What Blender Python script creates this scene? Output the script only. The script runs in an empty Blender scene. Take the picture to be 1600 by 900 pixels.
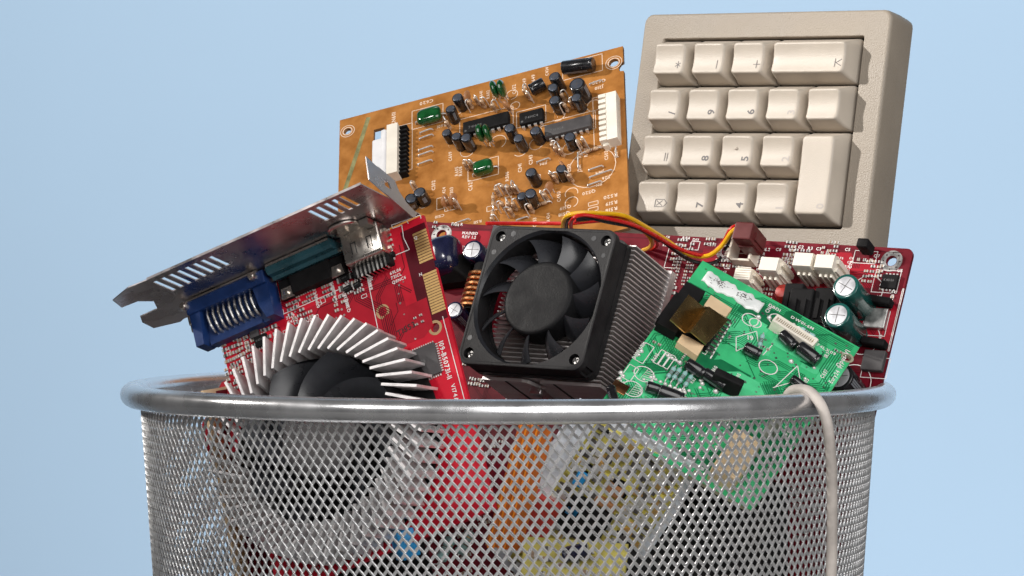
import bpy, bmesh, math, random
from mathutils import Matrix, Vector
from mathutils.geometry import tessellate_polygon
random.seed(7)
S = 0.01                      # everything below is written in centimetres
PI = math.pi
scene = bpy.context.scene
COL = scene.collection

# ------------------------------------------------------------------ camera
CAM = Vector((0.14, -150.0, 7.0))
PITCH = math.radians(1.22)
F = 6465.0                    # focal length in photo pixels (1600 wide)
cam_data = bpy.data.cameras.new('camera')
cam_data.sensor_width = 36.0
cam_data.lens = 36.0 * F / 1600.0
cam_data.clip_start = 0.05
cam_data.clip_end = 50.0
cam = bpy.data.objects.new('camera', cam_data)
COL.objects.link(cam)
cam.location = CAM * S
cam.rotation_euler = (PI / 2 - PITCH, 0, 0)
scene.camera = cam

# ------------------------------------------------------------------ world
world = bpy.data.worlds.new('World')
scene.world = world
world.use_nodes = True
bg = world.node_tree.nodes['Background']
bg.inputs[0].default_value = (0.70, 0.70, 0.72, 1)
bg.inputs[1].default_value = 0.05

# ------------------------------------------------------------------ lamps
def lamp(name, loc, target, power, sx, sy=None, color=(1, 1, 1), spread=180):
    d = bpy.data.lights.new(name, 'AREA')
    d.energy = power
    d.color = color
    d.shape = 'RECTANGLE' if sy else 'DISK'
    d.size = sx * S
    if sy:
        d.size_y = sy * S
    d.spread = math.radians(spread)
    o = bpy.data.objects.new(name, d)
    COL.objects.link(o)
    o.location = Vector(loc) * S
    o.rotation_euler = (Vector(target) - Vector(loc)).to_track_quat('-Z', 'Y').to_euler()
    return o
lamp('key_lamp', (-146, 6, 86), (5, 3, 18), 0.54, 6, color=(1.0, 0.955, 0.90), spread=20)
lamp('front_softbox', (48, -118, 58), (0, 0, 0), 19, 130, 110, color=(1.0, 0.985, 0.97))
lamp('left_softbox', (-100, -110, 100), (0, 0, 0), 8.0, 20, 20, color=(1.0, 0.98, 0.95))
lamp('backdrop_lamp', (30, 46, 118), (26, 90, 8), 4.4, 160, 20, color=(0.98, 0.985, 1.0), spread=75)
lamp('backdrop_lower_lamp', (35, 62, -52), (32, 90, 5), 1.9, 150, 12, color=(0.98, 0.985, 1.0), spread=110)

scene.view_settings.view_transform = 'Standard'
scene.view_settings.look = 'None'
scene.view_settings.exposure = 0.0
scene.view_settings.gamma = 1.0
scene.view_settings.use_curve_mapping = False

# ------------------------------------------------------------------ projection: photo pixel + depth -> place
def ray(px, py):
    x = (px - 800.0) / F
    z = -(py - 450.0) / F
    c, s = math.cos(PITCH), math.sin(PITCH)
    return Vector((x, c + z * s, -s + z * c))
def P(px, py, y):
    r = ray(px, py)
    return CAM + r * ((y - CAM.y) / r.y)
def frame(p0, p1, p2, y0, y1):
    """board frame: origin at p0, x along p0-p1, y up (away from p2), z towards the viewer; the depth of p2 is solved"""
    A, B = P(*p0, y0), P(*p1, y1)
    u = B - A
    best = None
    for k in range(-4000, 4001):
        y = y0 + k * 0.01
        C = P(*p2, y)
        d = abs(u.dot(C - A))
        if best is None or d < best[0]:
            best = (d, y)
    C = P(*p2, best[1])
    u.normalize()
    v = (C - A)
    v = (v - u * v.dot(u)).normalized()
    n = u.cross(-v)
    M = Matrix((u, -v, n)).transposed().to_4x4()
    M.translation = A
    return M
def loc(M, px, py, h=0.0):
    """photo pixel -> local (x, y) on the plane z=h of a frame"""
    Mi = M.inverted()
    o = Mi @ CAM
    d = Mi.to_3x3() @ ray(px, py)
    t = (h - o.z) / d.z
    q = o + d * t
    return (q.x, q.y)

# ------------------------------------------------------------------ objects
def smat(M):
    M = M.copy()
    M.translation = M.translation * S
    return M
def thing(name, label, cat, M=None, group=None):
    o = bpy.data.objects.new(name, None)
    COL.objects.link(o)
    o.empty_display_size = 0.01
    if M is not None:
        o.matrix_world = smat(M)
    o['label'] = label
    o['category'] = cat
    if group:
        o['group'] = group
    return o
def place(name, me, parent=None, M=None, label=None, stuff=False):
    o = bpy.data.objects.new(name, me)
    COL.objects.link(o)
    if parent is not None:
        o.parent = parent
    if M is not None:
        o.matrix_local = smat(M)
    if label:
        o['label'] = label
    if stuff:
        o['kind'] = 'stuff'
    return o
def T(x=0, y=0, z=0, rz=0, rx=0, ry=0, s=1):
    return Matrix.Translation((x, y, z)) @ Matrix.Rotation(rz, 4, 'Z') @ Matrix.Rotation(ry, 4, 'Y') @ Matrix.Rotation(rx, 4, 'X') @ Matrix.Scale(s, 4)

class MB:
    def __init__(self):
        self.v, self.f, self.m, self.s = [], [], [], []
    def add(self, vs, fs, mat=0, smooth=False, M=None):
        b = len(self.v)
        if M is not None:
            vs = [M @ Vector(p) for p in vs]
        self.v.extend([tuple(p) for p in vs])
        for f in fs:
            self.f.append(tuple(i + b for i in f))
            self.m.append(mat)
            self.s.append(smooth)
    def box(self, x0, x1, y0, y1, z0, z1, mat=0, M=None):
        vs = [(x, y, z) for z in (z0, z1) for y in (y0, y1) for x in (x0, x1)]
        fs = [(0, 2, 3, 1), (4, 5, 7, 6), (0, 1, 5, 4), (2, 6, 7, 3), (0, 4, 6, 2), (1, 3, 7, 5)]
        self.add(vs, fs, mat, False, M)
    def loft(self, rings, mat=0, smooth=True, M=None, cap0=True, cap1=True, closed=True):
        n = len(rings[0])
        vs = [p for r in rings for p in r]
        fs = []
        for k in range(len(rings) - 1):
            for i in range(n if closed else n - 1):
                j = (i + 1) % n
                fs.append((k * n + i, k * n + j, (k + 1) * n + j, (k + 1) * n + i))
        if cap0:
            fs.append(tuple(range(n - 1, -1, -1)))
        if cap1:
            fs.append(tuple((len(rings) - 1) * n + i for i in range(n)))
        self.add(vs, fs, mat, smooth, M)
    def lathe(self, prof, n=24, mat=0, M=None, smooth=True, cap0=True, cap1=True):
        self.loft([[(r * math.cos(2 * PI * i / n), r * math.sin(2 * PI * i / n), z) for i in range(n)] for r, z in prof], mat, smooth, M, cap0, cap1)
    def bbox(self, x0, x1, y0, y1, z0, z1, b=0.03, mat=0, M=None, rc=None, seg=3, smooth=True):
        """box with rounded corners and bevelled top"""
        rc = rc if rc is not None else b
        self.loft([rrect(x0, x1, y0, y1, rc, z0, seg), rrect(x0, x1, y0, y1, rc, z1 - b, seg),
                   rrect(x0 + b * .3, x1 - b * .3, y0 + b * .3, y1 - b * .3, rc, z1 - b * .3, seg),
                   rrect(x0 + b, x1 - b, y0 + b, y1 - b, max(rc - b * .5, .005), z1, seg)], mat, smooth, M)
    def prism(self, outer, holes, z0, z1, mat=0, M=None, side=None):
        side = mat if side is None else side
        loops = [outer] + list(holes)
        polys = [[Vector((x, y, 0)) for x, y in l] for l in loops]
        tris = tessellate_polygon(polys)
        flat = [p for l in loops for p in l]
        n = len(flat)
        vs = [(x, y, z0) for x, y in flat] + [(x, y, z1) for x, y in flat]
        ft, fb = [], []
        for t in tris:
            a, b_, c = [flat[i] for i in t]
            ccw = (b_[0] - a[0]) * (c[1] - a[1]) - (b_[1] - a[1]) * (c[0] - a[0]) > 0
            t = tuple(t) if ccw else tuple(reversed(t))
            ft.append(tuple(i + n for i in t))
            fb.append(tuple(reversed(t)))
        self.add(vs, ft + fb, mat, False, M)
        o = 0
        sf = []
        for l in loops:
            k = len(l)
            for i in range(k):
                j = (i + 1) % k
                sf.append((o + i, o + j, n + o + j, n + o + i))
            o += k
        self.add(vs, sf, side, False, M)
    def tube(self, pts, r, n=10, mat=0, M=None, taper=None):
        pts = [Vector(p) for p in pts]
        rings = []
        t0 = (pts[1] - pts[0]).normalized()
        a = t0.orthogonal().normalized()
        for i, p in enumerate(pts):
            t = (pts[min(i + 1, len(pts) - 1)] - pts[max(i - 1, 0)]).normalized()
            a = (a - t * a.dot(t)).normalized()
            b = t.cross(a)
            rr = r if taper is None else r * taper(i / (len(pts) - 1))
            rings.append([p + (a * math.cos(2 * PI * k / n) + b * math.sin(2 * PI * k / n)) * rr for k in range(n)])
        self.loft(rings, mat, True, M)
    def line(self, x0, y0, x1, y1, w, z, mat=0, M=None):
        dx, dy = x1 - x0, y1 - y0
        L = math.hypot(dx, dy) or 1
        dx, dy = dx / L * w / 2, dy / L * w / 2
        self.add([(x0 - dx - dy, y0 - dy + dx, z), (x0 - dx + dy, y0 - dy - dx, z), (x1 + dx + dy, y1 + dy - dx, z), (x1 + dx - dy, y1 + dy + dx, z)], [(0, 1, 2, 3)], mat, False, M)
    def poly(self, pts, z, mat=0, M=None):
        self.add([(x, y, z) for x, y in pts], [tuple(range(len(pts)))], mat, False, M)
    def ring(self, cx, cy, r0, r1, z, n=20, mat=0, M=None, a0=0, a1=2 * PI):
        vs, fs = [], []
        for i in range(n + 1):
            a = a0 + (a1 - a0) * i / n
            vs += [(cx + r0 * math.cos(a), cy + r0 * math.sin(a), z), (cx + r1 * math.cos(a), cy + r1 * math.sin(a), z)]
        for i in range(n):
            fs.append((2 * i, 2 * i + 1, 2 * i + 3, 2 * i + 2))
        self.add(vs, fs, mat, False, M)
    def text(self, s, x, y, h, z, rz=0.0, mat=0, M=None, fz=None, sx=1.0, bold=0):
        """flat lettering, left end of the baseline at x, y"""
        pen = 0.0
        c, sn = math.cos(rz), math.sin(rz)
        for ch in s:
            vs, fs, adv = glyph(ch)
            if vs:
                out = []
                for gx, gy in vs:
                    lx, ly = (pen + gx) * h * sx, gy * h
                    X, Y = x + lx * c - ly * sn, y + lx * sn + ly * c
                    out.append((X, Y, fz(X, Y) if fz else z))
                self.add(out, fs, mat, False, M)
            pen += adv
        return pen * h * sx
    def mesh(self, name, mats, angle=40):
        me = bpy.data.meshes.new(name)
        me.from_pydata([(x * S, y * S, z * S) for x, y, z in self.v], [], self.f)
        for m in mats:
            me.materials.append(m)
        me.polygons.foreach_set('material_index', self.m)
        me.polygons.foreach_set('use_smooth', self.s)
        me.update()
        if any(self.s):
            me.set_sharp_from_angle(angle=math.radians(angle))
        return me
    def build(self, name, mats, parent=None, M=None, label=None, stuff=False, angle=40):
        if not isinstance(mats, (list, tuple)):
            mats = [mats]
        return place(name, self.mesh(name, mats, angle), parent, M, label, stuff)

def rrect(x0, x1, y0, y1, r, z, seg=3, fz=None):
    pts = []
    r = min(r, (x1 - x0) / 2 - 1e-4, (y1 - y0) / 2 - 1e-4)
    for cx, cy, a0 in ((x1 - r, y1 - r, 0), (x0 + r, y1 - r, PI / 2), (x0 + r, y0 + r, PI), (x1 - r, y0 + r, 1.5 * PI)):
        for k in range(seg + 1):
            a = a0 + PI / 2 * k / seg
            x, y = cx + r * math.cos(a), cy + r * math.sin(a)
            pts.append((x, y, fz(x, y) if fz else z))
    return pts
def circ(cx, cy, r, n=20, a0=0):
    return [(cx + r * math.cos(a0 + 2 * PI * i / n), cy + r * math.sin(a0 + 2 * PI * i / n)) for i in range(n)]
def smooth_path(pts, n=8):
    """Catmull-Rom through points"""
    pts = [Vector(p) for p in pts]
    q = [pts[0] * 2 - pts[1]] + pts + [pts[-1] * 2 - pts[-2]]
    out = []
    for i in range(1, len(q) - 2):
        a, b, c, d = q[i - 1:i + 3]
        for k in range(n):
            t = k / n
            out.append(0.5 * ((2 * b) + (c - a) * t + (2 * a - 5 * b + 4 * c - d) * t * t + (3 * b - a - 3 * c + d) * t ** 3))
    out.append(pts[-1])
    return out

_g = {}
def glyph(ch):
    if ch in _g:
        return _g[ch]
    if ch == ' ':
        _g[ch] = ([], [], 0.45)
        return _g[ch]
    cu = bpy.data.curves.new('glyph', 'FONT')
    cu.body = ch
    cu.resolution_u = 2
    cu.offset = 0.022
    ob = bpy.data.objects.new('glyph', cu)
    COL.objects.link(ob)
    bpy.context.view_layer.update()
    me = ob.evaluated_get(bpy.context.evaluated_depsgraph_get()).to_mesh()
    vs = [(v.co.x, v.co.y) for v in me.vertices]
    fs = [tuple(p.vertices) for p in me.polygons]
    x0 = min([v[0] for v in vs] or [0])
    vs = [(a - x0, b) for a, b in vs]
    w = max([v[0] for v in vs] or [0.3])
    ob.evaluated_get(bpy.context.evaluated_depsgraph_get()).to_mesh_clear()
    bpy.data.objects.remove(ob)
    bpy.data.curves.remove(cu)
    _g[ch] = (vs, fs, w + 0.12)
    return _g[ch]

# ------------------------------------------------------------------ materials
def mat(name, col, rough=0.5, metal=0.0, var=0.12, vscale=120, bump=0.0, bscale=900, coat=0.0, dark=None, stretch=None, rvar=0.1, trans=0.0, spec=0.5):
    m = bpy.data.materials.new(name)
    m.use_nodes = True
    nt = m.node_tree
    b = nt.nodes['Principled BSDF']
    tc = nt.nodes.new('ShaderNodeTexCoord')
    mp = nt.nodes.new('ShaderNodeMapping')
    nt.links.new(tc.outputs['Object'], mp.inputs[0])
    if stretch:
        mp.inputs['Scale'].default_value = stretch
    nz = nt.nodes.new('ShaderNodeTexNoise')
    nz.inputs['Scale'].default_value = vscale
    nz.inputs['Detail'].default_value = 5
    nz.inputs['Roughness'].default_value = 0.6
    nt.links.new(mp.outputs[0], nz.inputs['Vector'])
    mix = nt.nodes.new('ShaderNodeMix')
    mix.data_type = 'RGBA'
    d = dark or tuple(c * (1 - var * 2.2) for c in col)
    l = tuple(min(1, c * (1 + var)) for c in col)
    mix.inputs[6].default_value = (*d, 1)
    mix.inputs[7].default_value = (*l, 1)
    rp = nt.nodes.new('ShaderNodeMapRange')
    rp.inputs[1].default_value = 0.3
    rp.inputs[2].default_value = 0.65
    nt.links.new(nz.outputs['Fac'], rp.inputs[0])
    nt.links.new(rp.outputs[0], mix.inputs[0])
    nt.links.new(mix.outputs[2], b.inputs['Base Color'])
    rr = nt.nodes.new('ShaderNodeMapRange')
    rr.inputs[1].default_value = 0.3
    rr.inputs[2].default_value = 0.7
    rr.inputs[3].default_value = max(0.03, rough - rvar)
    rr.inputs[4].default_value = min(1, rough + rvar)
    nt.links.new(nz.outputs['Fac'], rr.inputs[0])
    nt.links.new(rr.outputs[0], b.inputs['Roughness'])
    b.inputs['Metallic'].default_value = metal
    b.inputs['Coat Weight'].default_value = coat
    b.inputs['Coat Roughness'].default_value = 0.12
    b.inputs['Specular IOR Level'].default_value = spec
    if trans:
        b.inputs['Transmission Weight'].default_value = trans
    if bump:
        n2 = nt.nodes.new('ShaderNodeTexNoise')
        n2.inputs['Scale'].default_value = bscale
        n2.inputs['Detail'].default_value = 3
        nt.links.new(mp.outputs[0], n2.inputs['Vector'])
        bp = nt.nodes.new('ShaderNodeBump')
        bp.inputs['Strength'].default_value = bump
        bp.inputs['Distance'].default_value = 0.0003
        nt.links.new(n2.outputs['Fac'], bp.inputs['Height'])
        nt.links.new(bp.outputs[0], b.inputs['Normal'])
    return m
M_ = {
    'backdrop': mat('pale_blue_paper', (0.435, 0.60, 0.77), 0.9, var=0.01, vscale=3),
    'steel': mat('brushed_steel_tube', (0.80, 0.80, 0.815), 0.27, 0.85, var=0.09, vscale=45, bump=0.06, bscale=1500),
    'wire': mat('silver_painted_mesh', (0.76, 0.76, 0.765), 0.31, 0.72, var=0.05, vscale=200),
    'plate': mat('zinc_plated_steel', (0.56, 0.52, 0.52), 0.30, 1.0, var=0.08, vscale=90, bump=0.05, bscale=1200),
    'shield': mat('nickel_shell', (0.74, 0.68, 0.62), 0.28, 1.0, var=0.06, vscale=150),
    'tin': mat('tinned_lead', (0.80, 0.78, 0.75), 0.25, 1.0, var=0.08, vscale=400),
    'alu': mat('cast_aluminium', (0.84, 0.81, 0.81), 0.46, 0.65, var=0.10, vscale=160, bump=0.25, bscale=2200),
    'alufin': mat('extruded_aluminium_fin', (0.68, 0.63, 0.62), 0.42, 0.6, var=0.08, vscale=120, stretch=(0.15, 1, 3), bump=0.15, bscale=900),
    'captop': mat('aluminium_can_top', (0.60, 0.60, 0.63), 0.38, 0.6, var=0.07, vscale=300),
    'beige': mat('beige_plastic', (0.30, 0.255, 0.205), 0.50, var=0.06, vscale=18, bump=0.75, bscale=1700),
    'keycap': mat('cream_keycap_plastic', (0.49, 0.43, 0.36), 0.45, var=0.055, vscale=35, bump=0.25, bscale=2600),
    'well': mat('dark_tray_plastic_with_shade', (0.03, 0.028, 0.026), 0.7, var=0.05),  # dark tray plastic, with the shade between the keys put into its colour
    'legend': mat('worn_grey_key_print', (0.13, 0.12, 0.12), 0.6, var=0.1),
    'legendfaint': mat('faded_key_print', (0.42, 0.38, 0.35), 0.6, var=0.1),
    'phenolic': mat('brown_phenolic_board', (0.42, 0.175, 0.040), 0.38, var=0.14, vscale=110, bump=0.12, bscale=700, coat=0.1, spec=.3, dark=(0.28, 0.105, 0.022)),
    'phenedge': mat('cut_phenolic_edge', (0.30, 0.15, 0.06), 0.8),
    'red': mat('bright_red_solder_mask', (0.56, 0.010, 0.028), 0.42, var=0.10, vscale=60, spec=.2, bump=0.05, bscale=600),
    'redcopper': mat('red_mask_over_copper', (0.40, 0.008, 0.022), 0.42, var=0.10, vscale=60, spec=.2),
    'reddark': mat('dark_red_solder_mask', (0.15, 0.005, 0.014), 0.42, var=0.16, vscale=80, spec=.2, bump=0.05, bscale=600),
    'redtrace': mat('dark_red_trace', (0.09, 0.003, 0.010), 0.42, var=0.1, spec=.2),
    'redlight': mat('red_copper_pour', (0.34, 0.007, 0.020), 0.42, var=0.08, spec=.2),
    'green': mat('green_solder_mask', (0.045, 0.46, 0.18), 0.40, var=0.10, vscale=70, spec=.3, bump=0.05, bscale=600),
    'greentrace': mat('dark_green_trace_gap', (0.008, 0.16, 0.06), 0.4, var=0.1, spec=.3),
    'greenlight': mat('light_green_copper_pour', (0.085, 0.58, 0.26), 0.40, var=0.07, spec=.3),
    'boardedge': mat('glass_fibre_edge', (0.40, 0.38, 0.26), 0.8, var=0.15),
    'silk': mat('white_board_print', (0.78, 0.74, 0.72), 0.6, var=0.03),
    'silkbrown': mat('pale_board_print', (0.80, 0.62, 0.48), 0.6, var=0.03),
    'gold': mat('gold_plated_contact', (0.78, 0.50, 0.20), 0.36, 0.7, var=0.06, vscale=200),
    'copper': mat('copper_winding', (0.72, 0.32, 0.14), 0.28, 1.0, var=0.1),
    'brass': mat('tarnished_brass_shield', (0.74, 0.50, 0.21), 0.22, 1.0, var=0.07, vscale=60),
    'paletan': mat('tan_and_lit_brass', (0.72, 0.53, 0.33), 0.5, var=0.07, vscale=90, bump=0.1),  # plain tan; on the brass blocks it paints their bright lighting
    'blackcap': mat('black_pvc_sleeve', (0.012, 0.012, 0.014), 0.24, var=0.2, vscale=300, coat=0.4, rvar=0.06),
    'capprint': mat('grey_sleeve_print', (0.20, 0.21, 0.23), 0.4, var=0.1),
    'bluecap': mat('navy_pvc_sleeve', (0.012, 0.014, 0.045), 0.22, var=0.2, coat=0.5),
    'greencap': mat('dark_teal_pvc_sleeve', (0.010, 0.085, 0.075), 0.22, var=0.15, coat=0.5),
    'filmgreen': mat('green_dipped_lacquer', (0.008, 0.09, 0.022), 0.14, var=0.3, vscale=150, coat=0.8, rvar=0.04),
    'ceramic': mat('tan_ceramic_disc', (0.42, 0.19, 0.08), 0.4, var=0.1, bump=0.1),
    'chip': mat('black_epoxy', (0.012, 0.0115, 0.012), 0.6, var=0.15, spec=.1, vscale=200, bump=0.2, bscale=3000),
    'dustchip': mat('dusty_black_epoxy', (0.06, 0.055, 0.057), 0.62, var=0.12, vscale=200, bump=0.2, bscale=3000),
    'chipprint': mat('faded_chip_print', (0.12, 0.12, 0.12), 0.5),
    'fanblack': mat('matte_black_plastic', (0.021, 0.020, 0.021), 0.52, spec=.18, dark=(0.009, 0.009, 0.010), vscale=70, bump=0.35, bscale=1800),
    'blade': mat('satin_black_plastic', (0.022, 0.023, 0.027), 0.30, var=0.15, vscale=90, rvar=0.07, bump=0.06, bscale=1200),
    'whiteplastic': mat('ivory_nylon', (0.82, 0.76, 0.66), 0.45, var=0.04, bump=0.05),
    'whiteshell': mat('white_connector_shell', (0.80, 0.79, 0.80), 0.35, var=0.04),
    'blueplastic': mat('deep_blue_plastic', (0.008, 0.032, 0.13), 0.38, var=0.15, vscale=120, bump=0.1),
    'tealplastic': mat('dark_teal_plastic', (0.020, 0.075, 0.095), 0.30, var=0.15, coat=0.2),
    'darkred': mat('brown_red_plug', (0.11, 0.014, 0.014), 0.42, var=0.12),
    'wirered': mat('red_wire_insulation', (0.55, 0.012, 0.010), 0.30, var=0.06),
    'wireyellow': mat('yellow_wire_insulation', (0.80, 0.43, 0.010), 0.30, var=0.06),
    'wireblack': mat('black_wire_insulation', (0.012, 0.012, 0.013), 0.30, var=0.1),
    'cord': mat('pale_grey_cord', (0.52, 0.47, 0.43), 0.55, var=0.16, vscale=60, bump=0.1, bscale=900),
    'resgreen': mat('pale_teal_resistor', (0.30, 0.52, 0.50), 0.35, var=0.06, coat=0.3),
    'restan': mat('tan_resistor', (0.55, 0.36, 0.22), 0.4, var=0.06, coat=0.3),
    'band': mat('brown_resistor_band', (0.13, 0.035, 0.015), 0.4),
    'smd': mat('grey_smd_body', (0.10, 0.09, 0.085), 0.5, var=0.25, vscale=400),
    'smdtan': mat('tan_smd_body', (0.36, 0.25, 0.17), 0.5, var=0.2),
    'yellowboard': mat('yellow_olive_mask', (0.62, 0.54, 0.12), 0.4, var=0.2, vscale=90),
    'paleboard': mat('pale_blue_grey_coating', (0.74, 0.78, 0.84), 0.55, var=0.15, vscale=220, bump=0.3),
    'orangewire': mat('bright_orange_wire', (0.85, 0.26, 0.02), 0.3, var=0.06),
    'orangeboard': mat('orange_polyimide_film', (0.48, 0.12, 0.015), 0.3, var=0.12),
    'sticker': mat('smeared_white_resin', (0.84, 0.85, 0.84), 0.25, var=0.05, vscale=130, coat=0.3, dark=(0.66, 0.70, 0.68)),
    'blueled': mat('sky_blue_capacitor', (0.02, 0.28, 0.62), 0.3, var=0.08),
    'redpart': mat('brick_red_block', (0.40, 0.03, 0.02), 0.4, var=0.1),
    'pad': mat('bare_tinned_pad', (0.45, 0.44, 0.43), 0.38, 0.9, var=0.2, vscale=300),
    'inkblack': mat('black_ink', (0.03, 0.01, 0.012), 0.6),
    'solder': mat('solder_joint_grey', (0.72, 0.70, 0.68), 0.35, 0.45, var=0.12, vscale=500),
    'hubblack': mat('dark_hub_plastic', (0.008, 0.008, 0.009), 0.55, var=0.15, bump=0.3, bscale=1500, spec=.15),
    'darktop': mat('dull_dark_can_top', (0.10, 0.115, 0.15), 0.32, 0.5, var=0.15),
    'table': mat('grey_table_top', (0.16, 0.155, 0.15), 0.7, var=0.1, vscale=8),
    'ringgold': mat('tarnished_plated_ring', (0.50, 0.33, 0.17), 0.45, 0.5, var=0.1),
    'rubber': mat('black_rubber', (0.02, 0.02, 0.02), 0.7),
}
# ------------------------------------------------------------------ component library (z up from the board)
_c = {}
def cached(key, fn):
    if key not in _c:
        _c[key] = fn()
    return _c[key]
def cap_meshes(r, h, sleeve='blackcap', topm='captop'):
    def f():
        b = MB()
        n = 28
        prof = [(r * .93, 0), (r, .03), (r, .1), (r * .95, .13), (r * .95, .16), (r, .19), (r, h - .07), (r * .97, h - .02), (r * .88, h), (r * .74, h - .004)]
        b.lathe(prof, n, 0)
        # printed stripe and marks on the sleeve
        for k in range(3):
            a0 = 0.2 + k * .16
            b.add([((r + .004) * math.cos(a), (r + .004) * math.sin(a), z) for z in (.24, h - .1) for a in (a0, a0 + .12)], [(0, 1, 3, 2)], 1)
        for k in range(5):
            z = .25 + k * (h - .4) / 5
            b.add([((r + .004) * math.cos(a), (r + .004) * math.sin(a), zz) for zz in (z, z + .05) for a in (-2.2, -1.9, -1.6)], [(0, 1, 4, 3), (1, 2, 5, 4)], 1)
        body = b.mesh('capacitor_sleeve', [M_[sleeve], M_['capprint']])
        t = MB()
        t.lathe([(r * .76, h - .02), (r * .76, h + .004), (r * .72, h + .008), (0.001, h + .008)], n, 0, cap1=False)
        w = r * .05
        for a in (PI / 4, 3 * PI / 4):
            c, s = math.cos(a) * r * .62, math.sin(a) * r * .62
            t.line(-c, -s, c, s, w, h + .012, 1)
        top = t.mesh('capacitor_top', [M_[topm], M_['smd']])
        return body, top
    return cached(('cap', r, h, sleeve, topm), f)
def add_cap(parent, M, x, y, r=.24, h=.85, sleeve='blackcap', rz=0, tilt=0, ta=0, label=None, z=0, lying=None, topm='captop'):
    body, top = cap_meshes(r, h, sleeve, topm)
    if lying is not None:            # lying on its side, pointing along angle `lying`
        m = T(x, y, r + z) @ Matrix.Rotation(lying, 4, 'Z') @ Matrix.Rotation(PI / 2, 4, 'Y') @ Matrix.Translation((0, 0, -h / 2)) @ Matrix.Rotation(rz, 4, 'Z')
    else:
        m = T(x, y, z) @ Matrix.Rotation(ta, 4, 'Z') @ Matrix.Rotation(tilt, 4, 'Y') @ Matrix.Rotation(-ta + rz, 4, 'Z')
    o = place('capacitor', body, parent, m, label)
    place('capacitor_top', top, o)
    return o
def res_mesh(kind, L=.62, r=.085):
    def f():
        b = MB()
        prof = [(.02, -L / 2), (r * .7, -L / 2 + .01), (r, -L / 2 + .06), (r, -L / 2 + .13), (r * .82, -L / 2 + .18), (r * .82, L / 2 - .18), (r, L / 2 - .13), (r, L / 2 - .06), (r * .7, L / 2 - .01), (.02, L / 2)]
        R = Matrix.Translation((0, 0, r + .06)) @ Matrix.Rotation(PI / 2, 4, 'Y')
        b.lathe(prof, 14, 0, R)
        for k, (zz, mm) in enumerate(((-.12, 1), (-.05, 2), (.02, 1), (.17, 3))):
            b.lathe([(r * .85, zz), (r * .85, zz + .035)], 14, mm, R, cap0=False, cap1=False)
        z = r + .06
        for s in (-1, 1):
            b.tube([(s * L / 2 * .95, 0, z), (s * (L / 2 + .1), 0, z), (s * (L / 2 + .15), 0, z - .04), (s * (L / 2 + .16), 0, 0)], .027, 6, 4)
        return b.mesh('resistor', [M_[kind], M_['band'], M_['smd'], M_['gold'], M_['solder']])
    return cached(('res', kind, L, r), f)
def vres_mesh(kind='restan'):
    def f():
        b = MB()
        b.lathe([(.03, .05), (.08, .08), (.09, .14), (.075, .2), (.075, .4), (.09, .46), (.08, .52), (.03, .55)], 12, 0)
        b.lathe([(.08, .24), (.08, .27)], 12, 1, cap0=False, cap1=False)
        b.lathe([(.08, .32), (.08, .35)], 12, 1, cap0=False, cap1=False)
        b.tube(smooth_path([(0, 0, .5), (0, 0, .62), (.09, 0, .68), (.19, 0, .6), (.2, 0, 0)], 5), .025, 6, 2)
        b.tube([(0, 0, 0), (0, 0, .1)], .025, 6, 2)
        return b.mesh('resistor', [M_[kind], M_['band'], M_['solder']])
    return cached(('vres', kind), f)
def dip_mesh(L, W=.62, n=7, body='chip', h=.34):
    def f():
        b = MB()
        b.bbox(-L / 2, L / 2, -W / 2, W / 2, .08, h, .03, 0, seg=2, smooth=False)
        b.lathe([(.05, h - .01), (.05, h + .003)], 12, 2, T(-L / 2 + .12, -W / 2 + .12, 0))
        for k in range(n):
            x = (k - (n - 1) / 2) * .254
            for s in (-1, 1):
                b.box(x - .06, x + .06, min(s * W / 2, s * (W / 2 + .07)), max(s * W / 2, s * (W / 2 + .07)), .17, .2, 1)
                b.box(x - .06, x + .06, min(s * (W / 2 + .04), s * (W / 2 + .07)), max(s * (W / 2 + .04), s * (W / 2 + .07)), .06, .17, 1)
                b.box(x - .025, x + .025, min(s * (W / 2 + .04), s * (W / 2 + .07)), max(s * (W / 2 + .04), s * (W / 2 + .07)), 0, .06, 1)
        b.text('74HC4', -L / 2 + .25, -.1, .17, h + .004, 0, 2)
        return b.mesh('integrated_circuit', [M_[body], M_['solder'], M_['chipprint']])
    return cached(('dip', L, W, n, body), f)
def soic_mesh(L, W, n, quad=False, body='chip'):
    def f():
        b = MB()
        b.bbox(-L / 2, L / 2, -W / 2, W / 2, .01, .15, .02, 0, seg=2, smooth=False)
        p = (L - .06) / n
        for k in range(n):
            x = (k - (n - 1) / 2) * p
            for s in (-1, 1):
                b.box(x - p * .22, x + p * .22, min(s * W / 2, s * (W / 2 + .08)), max(s * W / 2, s * (W / 2 + .08)), .0, .05, 1)
                if quad:
                    b.box(min(s * L / 2, s * (L / 2 + .08)), max(s * L / 2, s * (L / 2 + .08)), x - p * .22, x + p * .22, .0, .05, 1)
        b.text('K4D26', -L * .36, 0, min(.16, L / 5), .154, 0, 2)
        return b.mesh('surface_chip', [M_[body], M_['solder'], M_['chipprint']])
    return cached(('soic', L, W, n, quad, body), f)
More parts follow.
